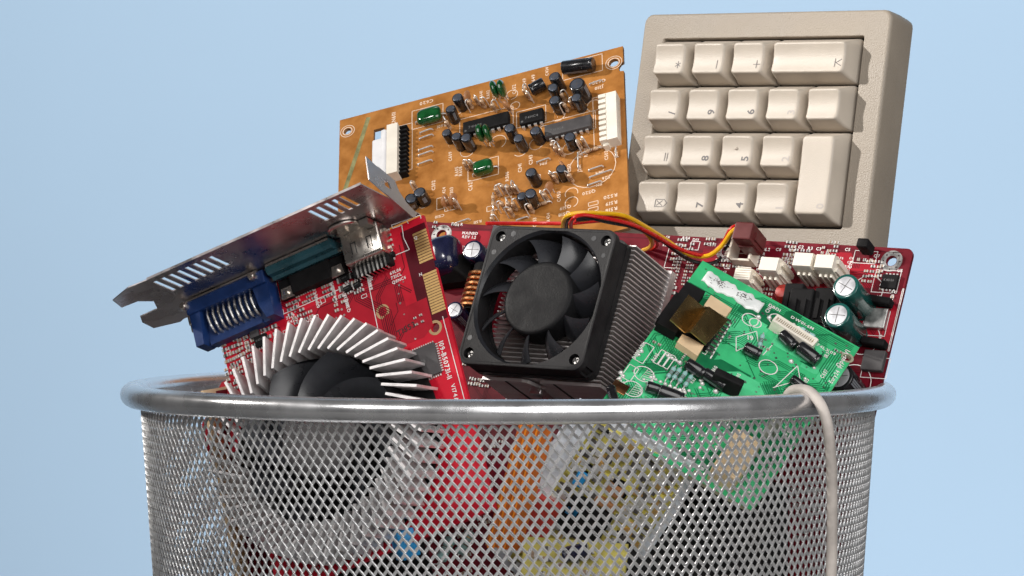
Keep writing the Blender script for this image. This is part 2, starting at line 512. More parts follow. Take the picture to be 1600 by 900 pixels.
def disc_mesh(kind='ceramic', r=.26, t=.12, lead=.3, ry=None):
    def f():
        b = MB()
        n = 20
        ry_ = ry or r
        rings = []
        for k in range(9):
            a = -PI / 2 + PI * k / 8
            rings.append([(r * (.12 + .88 * math.cos(a)) * math.cos(2 * PI * i / n), t * math.sin(a), ry_ * (.12 + .88 * math.cos(a)) * math.sin(2 * PI * i / n) + lead + ry_) for i in range(n)])
        b.loft(rings, 0)
        for s in (-1, 1):
            b.tube([(s * r * .5, 0, lead + ry_ * .4), (s * r * .5, 0, lead * .7), (s * .12, 0, lead * .5), (s * .12, 0, 0)], .024, 6, 1)
        return b.mesh('disc_capacitor', [M_[kind], M_['solder']])
    return cached(('disc', kind, r, t, lead, ry), f)
def film_mesh(L, W, H, kind='filmgreen'):
    def f():
        b = MB()
        rings = []
        for k in range(11):
            a = -PI / 2 + PI * k / 10
            c = max(.02, math.cos(a)) ** .45
            z = H / 2 + .06 + math.sin(a) * H / 2
            rings.append(rrect(-L / 2 * c, L / 2 * c, -W / 2 * c, W / 2 * c, min(L, W) * .3 * c, z, 4))
        b.loft(rings, 0)
        b.tube([(L * .4, 0, .2), (L * .62, 0, .12), (L * .64, 0, 0)], .03, 6, 1)
        b.tube([(-L * .4, 0, .2), (-L * .62, 0, .12), (-L * .64, 0, 0)], .03, 6, 1)
        return b.mesh('film_capacitor', [M_[kind], M_['solder']])
    return cached(('film', L, W, H, kind), f)
def jumper_mesh(L):
    def f():
        b = MB()
        b.tube(smooth_path([(-L / 2, 0, 0), (-L / 2 + .02, 0, .07), (-L / 2 + .08, 0, .1), (L / 2 - .08, 0, .1), (L / 2 - .02, 0, .07), (L / 2, 0, 0)], 3), .032, 7, 0)
        return b.mesh('jumper_wire', [M_['solder']])
    return cached(('jump', round(L, 2)), f)

def smd_cluster(b, x, y, nx, ny, px, py, sx, sy, rz=0, mats=(0, 1, 2), rnd=random, h=.06, skip=.1, jit=.012):
    """rows of tiny two-ended parts: body, tin ends"""
    for i in range(nx):
        for j in range(ny):
            if rnd.random() < skip:
                continue
            m = T(x, y, 0, rz) @ T((i - (nx - 1) / 2) * px + rnd.uniform(-jit, jit), (j - (ny - 1) / 2) * py + rnd.uniform(-jit, jit), 0)
            e = sx * .26
            bm = mats[0] if rnd.random() < .6 else mats[1]
            hh = h * rnd.uniform(.8, 1.2)
            b.box(-sx / 2 + e, sx / 2 - e, -sy / 2 * .92, sy / 2 * .92, 0, hh * .92, bm, m)
            b.box(-sx / 2, -sx / 2 + e, -sy / 2, sy / 2, 0, hh, mats[2], m)
            b.box(sx / 2 - e, sx / 2, -sy / 2, sy / 2, 0, hh, mats[2], m)
def silk_word(rnd):
    return rnd.choice('RCCRQLD') + str(rnd.randint(10, 999))
def traces(b, x0, x1, y0, y1, n, w, z, mat_, rnd, seglen=(.3, 1.6), inside=None, gang=(1, 5), gap=None):
    gap = gap or w * 2.1
    for _ in range(n):
        x, y = rnd.uniform(x0, x1), rnd.uniform(y0, y1)
        a = rnd.choice([0, 1, 2, 3, 4, 5, 6, 7])
        g = rnd.randint(*gang)
        pts = [(x, y)]
        for k in range(rnd.randint(2, 4)):
            L = rnd.uniform(*seglen)
            x += math.cos(a * PI / 4) * L
            y += math.sin(a * PI / 4) * L
            pts.append((x, y))
            a += rnd.choice([-1, 1])
        for q in range(g):
            off = (q - (g - 1) / 2) * gap
            pp = []
            for i, (px, py) in enumerate(pts):
                i0, i1 = max(i - 1, 0), min(i + 1, len(pts) - 1)
                d1 = Vector((pts[i][0] - pts[i0][0], pts[i][1] - pts[i0][1])) if i > 0 else None
                d2 = Vector((pts[i1][0] - pts[i][0], pts[i1][1] - pts[i][1])) if i < len(pts) - 1 else None
                ns = [Vector((-d.y, d.x)).normalized() for d in (d1, d2) if d is not None and d.length > 0]
                nn = sum(ns, Vector((0, 0)))
                nn = nn / nn.length
                if len(ns) == 2:
                    nn = nn / max(.5, nn.dot(ns[0]))
                pp.append((px + nn.x * off, py + nn.y * off))
            for (ax, ay), (bx, by) in zip(pp, pp[1:]):
                if all(x0 < u < x1 for u in (ax, bx)) and all(y0 < u < y1 for u in (ay, by)) and (inside is None or (inside(ax, ay) and inside(bx, by))):
                    b.line(ax, ay, bx, by, w, z + rnd.uniform(0, .0012), mat_)

def pts_local(M, pix, h=0.0):
    return [loc(M, x, y, h) for x, y in pix]

# ------------------------------------------------------------------ studio backdrop: one sheet, floor sweeping up into the wall
FLOOR = -27.0
b = MB()
prof = [(90.6, FLOOR - 60), (90, 0), (90, 190)]
b.loft([[(x, y, z) for y, z in prof] for x in (-75, 85)], 0, True, cap0=False, cap1=False, closed=False)
o = b.build('studio_backdrop', M_['backdrop'])
o['kind'] = 'structure'
o['label'] = 'pale blue paper backdrop hanging behind the basket'
b = MB()
b.box(-110, 110, -120, 60, FLOOR - 3, FLOOR)
o = b.build('table_top', M_['table'])
o['kind'] = 'structure'
o['label'] = 'grey table top the basket stands on'

# ------------------------------------------------------------------ waste basket
RT, RM0 = 13.6, 13.28            # rim centreline, top of mesh
def wall_r(z):                   # wall radius at height z (rim centre is z = 0)
    return RM0 + z * 0.072
basket = thing('waste_basket', 'round silver wire mesh waste basket with a thick tubular metal rim, overfilled with electronics', 'waste basket', T(0, 0, 0))
b = MB()
n, m = 160, 20
vs, fs = [], []
for i in range(n):
    a = 2 * PI * i / n
    for j in range(m):
        t = 2 * PI * j / m
        r = RT + .42 * math.cos(t)
        vs.append((r * math.cos(a), r * math.sin(a), .42 * math.sin(t)))
for i in range(n):
    for j in range(m):
        fs.append((i * m + j, ((i + 1) % n) * m + j, ((i + 1) % n) * m + (j + 1) % m, i * m + (j + 1) % m))
b.add(vs, fs, 0, True)
b.build('rim', M_['steel'], basket)
b = MB()
N = 236
dz = 0.272
rows = int((abs(FLOOR) - 1.2) / dz)
def node(i, k, du=0.0, dv=0.0):
    z = -.15 - k * dz + dv
    r = wall_r(z)
    a = 2 * PI * (i + .5 * (k % 2)) / N + du / r + .0022 * k
    return Vector((r * math.cos(a), r * math.sin(a), z))
TW = math.radians(38)
W2, T2 = .053, .021
for k in range(rows):
    for i in range(N):
        for s in (0, 1):
            A = node(i, k, 0, -.035)
            if k % 2 == 0:
                B = node(i - s, k + 1, 0, .035)
            else:
                B = node(i + s, k + 1, 0, .035)
            d = (B - A).normalized()
            mid = (A + B) / 2
            rad = Vector((mid.x, mid.y, 0)).normalized()
            side = rad.cross(d)
            tw = TW if (s == (k % 2)) else -TW * .4
            w = side * math.cos(tw) + rad * math.sin(tw)
            t = w.cross(d)
            A2, B2 = A - d * .045, B + d * .045
            q = []
            for p, sc in ((A2, .8), (mid, 1.0), (B2, .8)):
                q += [p + w * W2 * sc + t * T2, p - w * W2 * sc + t * T2, p - w * W2 * sc - t * T2, p + w * W2 * sc - t * T2]
            b.add(q, [(a + e, (a + 1) % 4 + e, (a + 1) % 4 + e + 4, a + e + 4) for e in (0, 4) for a in range(4)], 0, False)
b.build('mesh_wall', M_['wire'], basket, stuff=True)
b = MB()
rb = wall_r(FLOOR + 1.0)
b.lathe([(rb - .4, FLOOR), (rb + .15, FLOOR), (rb + .22, FLOOR + .3), (rb + .2, FLOOR + 1.3), (rb + .08, FLOOR + 1.3), (rb + .04, FLOOR + .5), (rb - .4, FLOOR + .45), (0.01, FLOOR + .45)], 120, 0, cap1=False)
b.build('base', M_['steel'], basket)

# ------------------------------------------------------------------ numeric keypad
MK = frame((1008, 22), (1395, 14), (964, 374), 14.0, 7.0)
kp = thing('numeric_keypad', 'beige numeric keypad stood on its side with cream keys, behind the boards at the right', 'keypad', MK)
wx0, wy1 = loc(MK, 1037, 61)
wx1, _ = loc(MK, 1350, 56)
_, wy0 = loc(MK, 1308, 358)
cw, _ = loc(MK, 1395, 14)
W_, H_ = cw, abs(wy0) + 2.0
print('keypad case', cw, wx0, wx1, wy0, wy1, 'pitch', (wx1 - wx0) / 5, (wy1 - wy0) / 4)
b = MB()
TH = 1.75
rr = lambda i, z, r: rrect(0 + i, W_ - i, -H_ + i, 0 - i, r, z, 4)
wr = lambda i, z, r: rrect(wx0 - i, wx1 + i, wy0 - i, wy1 + i, r, z, 4)
b.loft([rr(.18, -TH, .3), rr(.05, -TH + .12, .35), rr(0, -.9, .38), rr(0, -.15, .38), rr(.015, -.07, .37), rr(.05, -.02, .36), rr(.11, 0, .34), rr(.13, 0, .34), wr(.05, 0, .1), wr(.04, 0, .1), wr(.015, -.015, .08), wr(0, -.05, .06), wr(0, -.08, .06), wr(0, -.55, .06)], 0, True, cap0=True, cap1=False)
b.build('case', M_['beige'], kp)
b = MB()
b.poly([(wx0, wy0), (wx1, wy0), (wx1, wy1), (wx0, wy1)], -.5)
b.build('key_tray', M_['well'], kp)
px_, py_ = (wx1 - wx0 - .06) / 5, (wy1 - wy0 - .16) / 4
def keycap(nx, ny):
    a, c = px_ * nx / 2 - .045, py_ * ny / 2 - .045
    at, ct = a - .19, c - .29
    H = .88
    D = .10 if ny == 1 else .05
    dish = lambda x, y: -D * (1 - (y / ct) ** 2)
    b = MB()
    sg = 4
    def rg(x, y, r, z, f=None):
        # rounded rectangle with extra points along its long sides
        p = rrect(-x, x, -y, y, r, z, sg)
        out = []
        for i, q in enumerate(p):
            out.append(q)
            nxt = p[(i + 1) % len(p)]
            if i % (sg + 1) == sg:
                for t in range(1, 8):
                    out.append(tuple(q[j] + (nxt[j] - q[j]) * t / 8 for j in range(3)))
        return [(X, Y, Z + (f(X, min(max(Y, -ct), ct)) if f else 0)) for X, Y, Z in out]
    half = lambda x, y: dish(x, y) * .25
    rings = [rg(a, c, .08, -.35), rg(a, c, .08, 0), rg(a - .1, c - .1, .13, H * .36, half), rg(at + .035, ct + .035, .16, H - .10, dish), rg(at + .01, ct + .01, .155, H - .035, dish), rg(at - .03, ct - .03, .14, H - .004, dish), rg(at - .08, ct - .08, .12, H, dish)]
    for q in (.8, .6, .4, .2, .03):
        rings.append([(x * q, y * q, H + dish(x * q, y * q)) for x, y, z in rings[6]])
    b.loft(rings, 0, True, cap0=False, cap1=True)
    return b.mesh('keycap', [M_['keycap']], 60), dish, H, at, ct
km = {k: keycap(*k) for k in ((1, 1), (2, 1), (1, 2))}
keys = [(0, 0, 1, 1, '*', 0), (1, 0, 1, 1, '-', 0), (2, 0, 1, 1, '+', 1), (3, 0, 2, 1, 'K', 1),
        (0, 1, 1, 1, '/', 0), (1, 1, 1, 1, '9', 0), (2, 1, 1, 1, '6', 1), (3, 1, 1, 1, '3', 2), (4, 1, 1, 1, '', 2),
        (0, 2, 1, 1, '=', 0), (1, 2, 1, 1, '8', 0), (2, 2, 1, 1, '5', 1), (3, 2, 1, 1, '2', 2),
        (0, 3, 1, 1, 'X', 0), (1, 3, 1, 1, '7', 0), (2, 3, 1, 1, '4', 1), (3, 3, 1, 1, '1', 2), (4, 2, 1, 2, '0', 2)]
for i, j, nx, ny, ch, faint in keys:
    me, dish, H, at, ct = km[(nx, ny)]
    cx, cy = wx0 - .05 + px_ * (i + nx / 2), wy1 - .05 - py_ * (j + ny / 2)
    lab = {'K': 'wide double key in the top row', '0': 'tall double key marked 0', '': 'key whose print has worn away'}.get(ch)
    o = place('keycap', me, kp, T(cx, cy, -.12 + random.uniform(-.015, .015), random.uniform(-.006, .006)), lab)
    if not ch:
        continue
    b = MB()
    z = H + .006
    fz = lambda x, y: z + dish(x, y)
    w = .028
    lx, ly = at - .36, -ct + .18
    def ln(x0, y0, x1, y1):
        b.line(x0, y0, x1, y1, w, 0)
    if ch == 'X':      # clear key: a cross in a hexagonal outline
        hx = [(-.15, -.25), (.15, -.25), (.15, .15), (0, .31), (-.15, .15)]
        cx_, cy_ = lx + .1, ly + .16
        for p, q in zip(hx, hx[1:] + hx[:1]):
            ln(cx_ + p[1], cy_ + p[0], cx_ + q[1], cy_ + q[0])
        ln(cx_ - .19, cy_ - .1, cx_ + .08, cy_ + .1)
        ln(cx_ - .19, cy_ + .1, cx_ + .08, cy_ - .1)
    elif ch == '-':
        ln(lx + .12, ly, lx + .12, ly + .32)
    elif ch == '=':
        ln(lx + .05, ly, lx + .05, ly + .32)
        ln(lx + .16, ly, lx + .16, ly + .32)
    elif ch == '+':
        ln(lx + .12, ly, lx + .12, ly + .3)
        ln(lx - .03, ly + .15, lx + .27, ly + .15)
    elif ch == '*':
        for k in range(3):
            a = PI / 2 + k * PI / 3
            ln(lx + .12 - .13 * math.cos(a), ly + .17 - .13 * math.sin(a), lx + .12 + .13 * math.cos(a), ly + .17 + .13 * math.sin(a))
    elif ch == 'K':    # enter mark: bar with an angle
        ln(lx - .02, ly + .02, lx - .02, ly + .34)
        ln(lx + .02, ly + .18, lx + .26, ly + .06)
        ln(lx + .02, ly + .18, lx + .26, ly + .32)
    else:
        b.text(ch, lx + .27, ly + .0, .46, 0, PI / 2)
    b.v = [(x, y, fz(x, y)) for x, y, _ in b.v]
    b.build('legend', M_['legend'] if faint < 2 else M_['legendfaint'], o)
    if ch == '5':
        d = MB()
        d.lathe([(.07, H - .11), (.065, H - .07), (.04, H - .045), (.001, H - .035)], 12, 0, T(-.02, .1, 0))
        d.build('locating_dot', M_['keycap'], o)

# ------------------------------------------------------------------ brown phenolic board
MO = frame((531, 188), (973, 72), (526, 420), 19.7, 16.5)
ob = thing('brown_circuit_board', 'brown single-sided circuit board crowded with black capacitors, leaning at the back behind the fan', 'circuit board', MO)
LO = lambda x, y, h=0: loc(MO, x, y, h)
wO = LO(973, 72)[0]
hO = abs(LO(526, 470)[1])
print('orange', wO, hO)
rn = random.Random(3)
hx0, hy1 = LO(584, 203)
hx1, hy0 = LO(600, 268)
outer = [(0, 0), (0, -hO), (wO, -hO), (wO, -1.35), (wO - .18, -1.3), (wO - .22, -1.05), (wO - .12, -.9), (wO, -.85), (wO, 0)]
outer = outer[::-1]
h1, h2 = LO(543, 205), LO(959, 98)
b = MB()
b.prism(outer[::-1], [circ(*h1, .155), circ(*h2, .2), [(hx0, hy0), (hx1, hy0), (hx1, hy1), (hx0, hy1)]], -.16, 0, 0, side=1)
b.build('board', [M_['phenolic'], M_['phenedge']], ob)
b = MB()
for h, r in ((h1, .17), (h2, .21)):
    b.ring(*h, r + .01, r + .05, .004)
    b.ring(*h, r + .12, r + .15, .004)
def silk_box(b, x, y, w, h, lw=.03, z=.004, mat_=0, rz=0):
    M = T(x, y, 0, rz)
    for p, q in (((-w, -h), (w, -h)), ((w, -h), (w, h)), ((w, h), (-w, h)), ((-w, h), (-w, -h))):
        b.line(p[0] / 2, p[1] / 2, q[0] / 2, q[1] / 2, lw, z, mat_, M)
# printed words, seen in the photograph upside down or sideways
for px, py, s, rz, hh in ((668, 157, 'C620', PI, .2), (618, 186, 'CN601', PI / 2, .2), (690, 195, 'R601', PI, .16), (706, 245, 'C609', PI / 2, .17), (716, 268, 'R605', PI / 2, .17),
                         (722, 268, 'R608', PI / 2, .17), (738, 290, 'C627', PI / 2, .2), (795, 276, 'R506', PI / 2, .17), (937, 125, 'C630', PI, .2), (935, 135, 'J210', PI, .18),
                         (775, 150, 'C625', PI / 2, .18), (806, 140, 'C652', PI / 2, .18), (836, 125, 'C649', PI / 2, .18), (822, 130, 'R349', PI / 2, .18), (857, 112, 'C434', PI / 2, .16),
                         (754, 148, 'C641', PI / 2, .16), (765, 148, 'R602', PI / 2, .16), (815, 262, 'C341', PI / 2, .18), (832, 250, 'C343', PI / 2, .18), (848, 254, 'J186', PI, .16),
                         (908, 240, 'R644', PI / 2, .17), (918, 238, 'R635', PI / 2, .17), (908, 262, 'J201', PI / 2, .18), (892, 262, 'C512', PI / 2, .17), (936, 268, 'J164', PI, .17), (946, 276, 'J126', PI, .17),
                         (934, 287, 'J191', PI, .16), (950, 243, 'C502', PI / 2, .17), (965, 240, 'J207', PI / 2, .16), (922, 298, 'Q520', PI, .18), (884, 322, 'Q519', PI, .18), (882, 332, 'Q518', PI, .18),
                         (955, 304, 'R520', PI, .2), (955, 315, 'R519', PI, .2), (955, 325, 'R518', PI, .2), (955, 336, 'R516', PI, .2), (876, 308, 'C450', PI / 2, .18), (845, 280, 'C505', PI / 2, .17),
                         (680, 290, 'C302', PI / 2, .18), (696, 300, 'R424', PI / 2, .16), (708, 300, 'C303', PI / 2, .17), (838, 348, 'C453', PI / 2, .17), (859, 340, 'R434', PI / 2, .16), (687, 336, 'C510', PI, .16), (745, 345, 'R511', PI, .16)):
    x, y = LO(px, py)
    wl = .62 * hh * len(s)
    hh *= 1.2
    b.text(s, x - wl / 2 * math.cos(rz), y - wl / 2 * math.sin(rz), hh, .004, rz)
for px, py, w, h in ((668, 182, 1.35, 1.0), (755, 264, 1.3, .95), (830, 182, 1.25, .85), (760, 190, 2.3, .95), (888, 197, 2.3, .95), (945, 187, .95, 2.6), (910, 105, 1.7, .9), (628, 232, .9, 2.5), (927, 318, .4, .18), (927, 327, .4, .18), (927, 337, .4, .18), (704, 318, .5, .7), (688, 318, .3, .6), (795, 318, .25, .7), (770, 325, .5, .25)):
    x, y = LO(px, py)
    silk_box(b, x, y, w, h)
for px, py, r in ((715, 170, .3), (730, 236, .3), (813, 235, .3), (838, 225, .3), (890, 232, .3), (893, 302, .27), (893, 316, .27), (872, 180, .3), (928, 165, .3), (640, 322, .3), (662, 316, .3), (800, 148, .25), (925, 262, 1.0), (778, 222, .35), (850, 205, .3), (805, 165, .2)):
    x, y = LO(px, py)
    b.ring(x, y, r - .02, r + .012, .004, a0=rn.uniform(0, 6), a1=rn.uniform(8, 12))
b.build('silkscreen_print', M_['silkbrown'], ob, stuff=True)
# green streak and scorch mark painted by age: real stains with a shape of their own
m = MB()
p0, p1 = LO(575, 186), LO(538, 300)
m.line(*p0, *p1, .19, .0035)
m.build('green_stain', mat('green_varnish_streak', (0.26, 0.25, 0.11), 0.4, var=0.25, vscale=200), ob)
def capO(px, py, r=.24, h=.82, **k):
    x, y = LO(px, py, h)
    add_cap(ob, MO, x, y, r, h, rz=rn.uniform(0, 6), topm='darktop', **k)
for px, py, r, h, tl, ta in ((714, 152, .23, .72, 0, 0), (702, 172, .22, .72, .12, 1), (697, 207, .2, .55, 0, 0), (711, 213, .22, .75, .06, 0), (726, 213, .23, .8, .1, -1), (637, 308, .25, .62, .25, -.6), (655, 300, .26, .7, 0, 0),
                            (794, 198, .23, .85, .1, -1), (808, 214, .22, .8, .1, -1), (836, 204, .24, .7, 0, 0), (886, 213, .24, .72, .15, -.4), (829, 269, .24, .75, 0, 0), (822, 298, .24, .95, .25, -.8), (815, 306, .22, .7, 0, 0),
                            (866, 119, .24, .85, .0, 0), (861, 134, .22, .8, .15, -1), (866, 156, .24, .72, .0, 0), (901, 131, .33, .95, 0, 0), (900, 152, .23, .75, 0, 0), (872, 262, .22, .7, .2, -.5), (650, 318, .0, 0, 0, 0)):
    if r:
        capO(px, py, r, h, tilt=tl, ta=ta)
def lie(M, parent, px0, py0, px1, py1, r, h=None, sleeve='blackcap', z=.03, label=None):
    a, c = loc(M, px0, py0, r), loc(M, px1, py1, r)
    L = h or math.hypot(c[0] - a[0], c[1] - a[1])
    return add_cap(parent, M, (a[0] + c[0]) / 2, (a[1] + c[1]) / 2, r, round(L, 2), sleeve, lying=math.atan2(c[1] - a[1], c[0] - a[0]), rz=1.0, z=z, label=label)
lie(MO, ob, 928, 101, 880, 107, .29, label='long black capacitor lying by the top right corner')
lie(MO, ob, 829, 142, 851, 130, .25)
# green dipped capacitors
def putO(me, name, px, py, h=0, rz=0, label=None, rx=0, ry=0):
    x, y = LO(px, py, h)
    return place(name, me, ob, T(x, y, 0, rz, rx, ry), label)
putO(film_mesh(1.05, .72, .42), 'film_capacitor', 670, 180, .3, .05, 'large glossy green film capacitor near the top edge')
putO(film_mesh(.85, .62, .5), 'film_capacitor', 755, 262, .3, .1, 'glossy green film capacitor in the middle')
for px, py, a in ((773, 140, PI / 2 + .1), (784, 139, PI / 2 - .1), (751, 208, PI / 2 - .1), (762, 208, PI / 2 + .1)):
    putO(disc_mesh('filmgreen', .34, .15, .3, .42), 'green_dipped_capacitor', px, py, .7, a)
for px, py, a in ((730, 152, 1.2), (792, 166, 2.2), (858, 294, 1.0), (880, 261, 1.9), (695, 314, 1.2), (708, 312, 1.0)):
    putO(disc_mesh('ceramic', .26, .09, .22), 'disc_capacitor', px, py, .45, a)
# chips
aO = 0
putO(dip_mesh(1.95, .62, 7), 'integrated_circuit', 759, 192, .3, aO, 'black fourteen-legged chip on the left')
putO(dip_mesh(1.0, .62, 4), 'integrated_circuit', 830, 182, .3, aO)
putO(dip_mesh(1.95, .62, 7, 'dustchip'), 'integrated_circuit', 887, 197, .3, aO, 'dusty grey fourteen-legged chip on the right')
# jumper wires
for px, py, L in ((665, 204, .55), (665, 213, .6), (664, 231, .62), (664, 239, .62), (663, 253, .62), (848, 250, .55), (930, 128, .55), (930, 262, .6), (938, 271, .95), (928, 286, .6), (722, 345, .6), (815, 341, .5)):
    putO(jumper_mesh(L), 'jumper_wire', px, py, .1, .12)
for px, py, L in ((903, 250, .8), (962, 236, .5)):
    putO(jumper_mesh(L), 'jumper_wire', px, py, .1, PI / 2)
# resistors
for px, py in ((745, 157), (755, 162), (735, 163), (821, 145), (826, 150), (728, 259), (736, 258), (787, 295), (796, 296), (803, 296), (808, 296), (786, 322), (796, 322), (804, 322), (862, 275), (868, 279), (853, 308), (848, 305), (892, 278), (870, 235), (878, 238), (905, 226), (912, 222), (880, 152), (884, 168), (893, 163), (648, 290), (700, 318), (712, 318), (771, 345), (799, 332), (865, 230), (700, 195), (772, 168), (830, 326), (777, 300)):
    putO(vres_mesh(), 'resistor', px, py, .3, rn.uniform(0, 6.2))
for px, py, a in ((771, 314, PI / 2), (770, 340, PI / 2), (845, 320, .1), (925, 235, 0.1)):
    putO(res_mesh('restan', .55, .08), 'resistor', px, py, .1, a)
# large white connector with a black pin comb (left)
b = MB()
x0, y1 = LO(588, 205, .6)
x1, y0 = LO(634, 270, .3)
cx0, cy1 = LO(602, 203, .3)
cx1, cy0 = LO(628, 272, .3)
b.bbox(cx0 - .48, cx0 + .16, cy0 + .05, cy1 - .62, 0, .58, .08, 0)
b.bbox(cx0 - .1, cx0 + .16, cy0 + .05, cy1 - .2, 0, .6, .08, 0)
b.box(cx0 + .162, cx1 - .12, cy0 - .02, cy1, 0, .55, 1)
o = b.build('flat_cable_socket', [M_['whiteshell'], M_['whiteplastic']], ob, label='large white socket over the cut-out at the left')
for k in range(12):
    p = MB()
    yy = cy0 + .08 + k * (cy1 - cy0 - .16) / 11
    p.box(cx1 - .118, cx1 + .2, yy - .045, yy + .045, 0, .36 - .02 * (k % 2), 0)
    p.build('pin', M_['chip'], o)
# white comb header (right)
b = MB()
x0, y1 = LO(934, 146, .6)
x1, y0 = LO(956, 222, .3)
hh = (y1 - y0)
b.box(x0 + .28, x0 + .72, y0, y1, 0, .5)
b.box(x0 + .05, x0 + .28, y0 - .1, y0 + .04, 0, .3)
hd = b.build('header', M_['whiteplastic'], ob, label='ivory nine-way header near the right edge')
for k in range(9):
    p = MB()
    yy = y0 + .1 + k * (hh - .2) / 8
    p.box(x0 - .02, x0 + .279, yy - .085, yy + .085, .04, .52)
    p.build('tooth', M_['whiteplastic'], hd)
# ------------------------------------------------------------------ red graphics card with bracket
MG = frame((300, 495), (661, 336), (363, 779), -1.1, -4.6)
gc = thing('graphics_card', 'bright red card with slotted steel bracket and silver turbine heatsink at the left', 'graphics card', MG)
LG = lambda x, y, h=0: loc(MG, x, y, h)
wG = LG(661, 336)[0]
bot = LG(768, 797)[1]
print('gpu', wG, bot, 'n', [round(q, 2) for q in MG.col[2][:3]])
rg_ = random.Random(11)
xl = LG(345, 530)[0]
yl = LG(312, 541)[1]
x12, y12 = LG(668, 416)
ha, hb = LG(598, 487), LG(680, 512)
nd = .42
outer = [(0, 0), (0, yl), (xl, yl), (xl, bot), (wG, bot)]
outer += [(wG, y12 - .16), (wG - nd, y12 - .16), (wG - nd, y12 + .16), (wG, y12 + .16), (wG, 0)]
hx, hy = LG(485, 690)
b = MB()
b.prism(outer, [circ(*ha, .17), circ(*hb, .17)], -.16, 0, 0, side=0)
b.build('board', [M_['red']], gc)
b = MB()
for h in (ha, hb):
    b.ring(*h, .172, .27, .006, 24)
    b.lathe([(.172, -.15), (.172, .006)], 24, 0, T(h[0], h[1], 0), cap0=False, cap1=False)
b.build('plated_hole', M_['ringgold'], gc)
# copper areas and traces under the mask
b = MB()
yT, yB = LG(652, 352)[1], LG(690, 500)[1]
b.poly([(wG - 1.02, yB), (wG - .01, yB), (wG - .01, yT), (wG - 1.02, yT)], .003, 1)
x, y = LG(560, 470)
for k in range(16):
    w, h = rg_.uniform(.3, 1.2), rg_.uniform(.3, 1.1)
    x, y = rg_.uniform(.6, wG - 1.6), rg_.uniform(-5.5, -.8)
    b.poly([(x - w, y - h), (x + w * .6, y - h), (x + w, y - h * .6), (x + w, y + h), (x - w * .5, y + h), (x - w, y + h * .5)], .003 + k * .0003, 0)
traces(b, xl + .1, wG - 1.1, -9, -.3, 46, .028, .009, 1, rg_, gang=(1, 6), gap=.07)
b.build('copper_traces', [M_['redcopper'], M_['redtrace']], gc, stuff=True)
# silkscreen: outlines, rows of small words
b = MB()
def gl(pix, w=.03):
    q = [LG(*p) for p in pix]
    for p, r in zip(q, q[1:]):
        b.line(*p, *r, w, .014)
gl([(614, 357), (628, 352), (631, 372), (640, 390), (565, 420)])
gl([(614, 357), (612, 352), (657, 336), (658, 341)])
gl([(636, 345), (638, 349)])
gl([(400, 510), (576, 432)])
gl([(572, 424), (592, 520)])
gl([(330, 520), (415, 484)])
gl([(430, 437), (436, 441), (540, 393), (541, 387)])
gl([(555, 408), (560, 416), (612, 394), (615, 388)])
gl([(692, 495), (730, 640)])
gl([(661, 545), (672, 538), (690, 586)])
def words(px, py, nx, ny, h, dx, dy, rz=0, n=4):
    x, y = LG(px, py)
    for i in range(nx):
        for j in range(ny):
            s = ''.join(rg_.choice('RCLQN0123456789') for _ in range(n))
            c, sn = math.cos(rz), math.sin(rz)
            ox, oy = i * dx, -j * dy
            b.text(s, x + ox * c - oy * sn, y + ox * sn + oy * c, h * 1.15, .014, rz)
words(583, 437, 7, 1, .15, .17, .4, PI / 2, 9)
words(583, 452, 7, 1, .15, .17, .4, PI / 2, 9)
words(528, 472, 4, 1, .15, .19, .4, PI / 2, 6)
words(500, 480, 2, 1, .14, .17, .4, PI / 2, 6)
words(548, 487, 3, 1, .15, .19, .4, PI / 2, 5)
words(440, 455, 1, 3, .15, .3, .19, 0, 5)
words(440, 474, 3, 1, .14, .17, .3, PI / 2, 6)
words(398, 520, 4, 1, .15, .19, .3, PI / 2, 8)
words(413, 505, 3, 1, .15, .19, .3, PI / 2, 6)
words(386, 535, 3, 1, .14, .19, .3, PI / 2, 5)
words(340, 524, 1, 1, .14, .2, .2, 0, 6)
words(610, 430, 1, 3, .14, .3, .18, 0, 5)
words(476, 505, 1, 3, .14, .3, .18, 0, 4)
words(448, 500, 1, 2, .14, .3, .18, 0, 4)
words(500, 430, 1, 1, .16, .3, .18, 0, 5)
words(648, 375, 1, 1, .14, .3, .18, 0, 1)
words(656, 432, 1, 1, .14, .3, .18, 0, 1)
words(545, 425, 1, 1, .14, .3, .18, 0, 5)
x, y = LG(684, 540)
b.text('109-B50731-11', x + .06, y + .1, .27, .014, -PI / 2 + .0, sx=.9)
x, y = LG(700, 603)
b.text('V174A', x + .12, y, .22, .014, -PI / 2)
x, y = LG(642, 512)
b.text('T1553', x - .55, y - .12, .3, .014, .12, mat=1)
for _ in range(40):
    x, y = rg_.uniform(.4, wG - 1.2), rg_.uniform(-6, -.9)
    if rg_.random() < .5:
        silk_box(b, x, y, rg_.uniform(.12, .3), rg_.uniform(.1, .2), .02, .014)
b.build('silkscreen_print', [M_['silk'], M_['inkblack']], gc, stuff=True)
b = MB()
for _ in range(150):
    x, y = rg_.uniform(xl + .2, wG - .2), rg_.uniform(bot + .3, -.3)
    if x < wG - 1.0:
        b.ring(x, y, .012, rg_.uniform(.028, .045), .0135, 8)
b.build('vias', M_['pad'], gc, stuff=True)
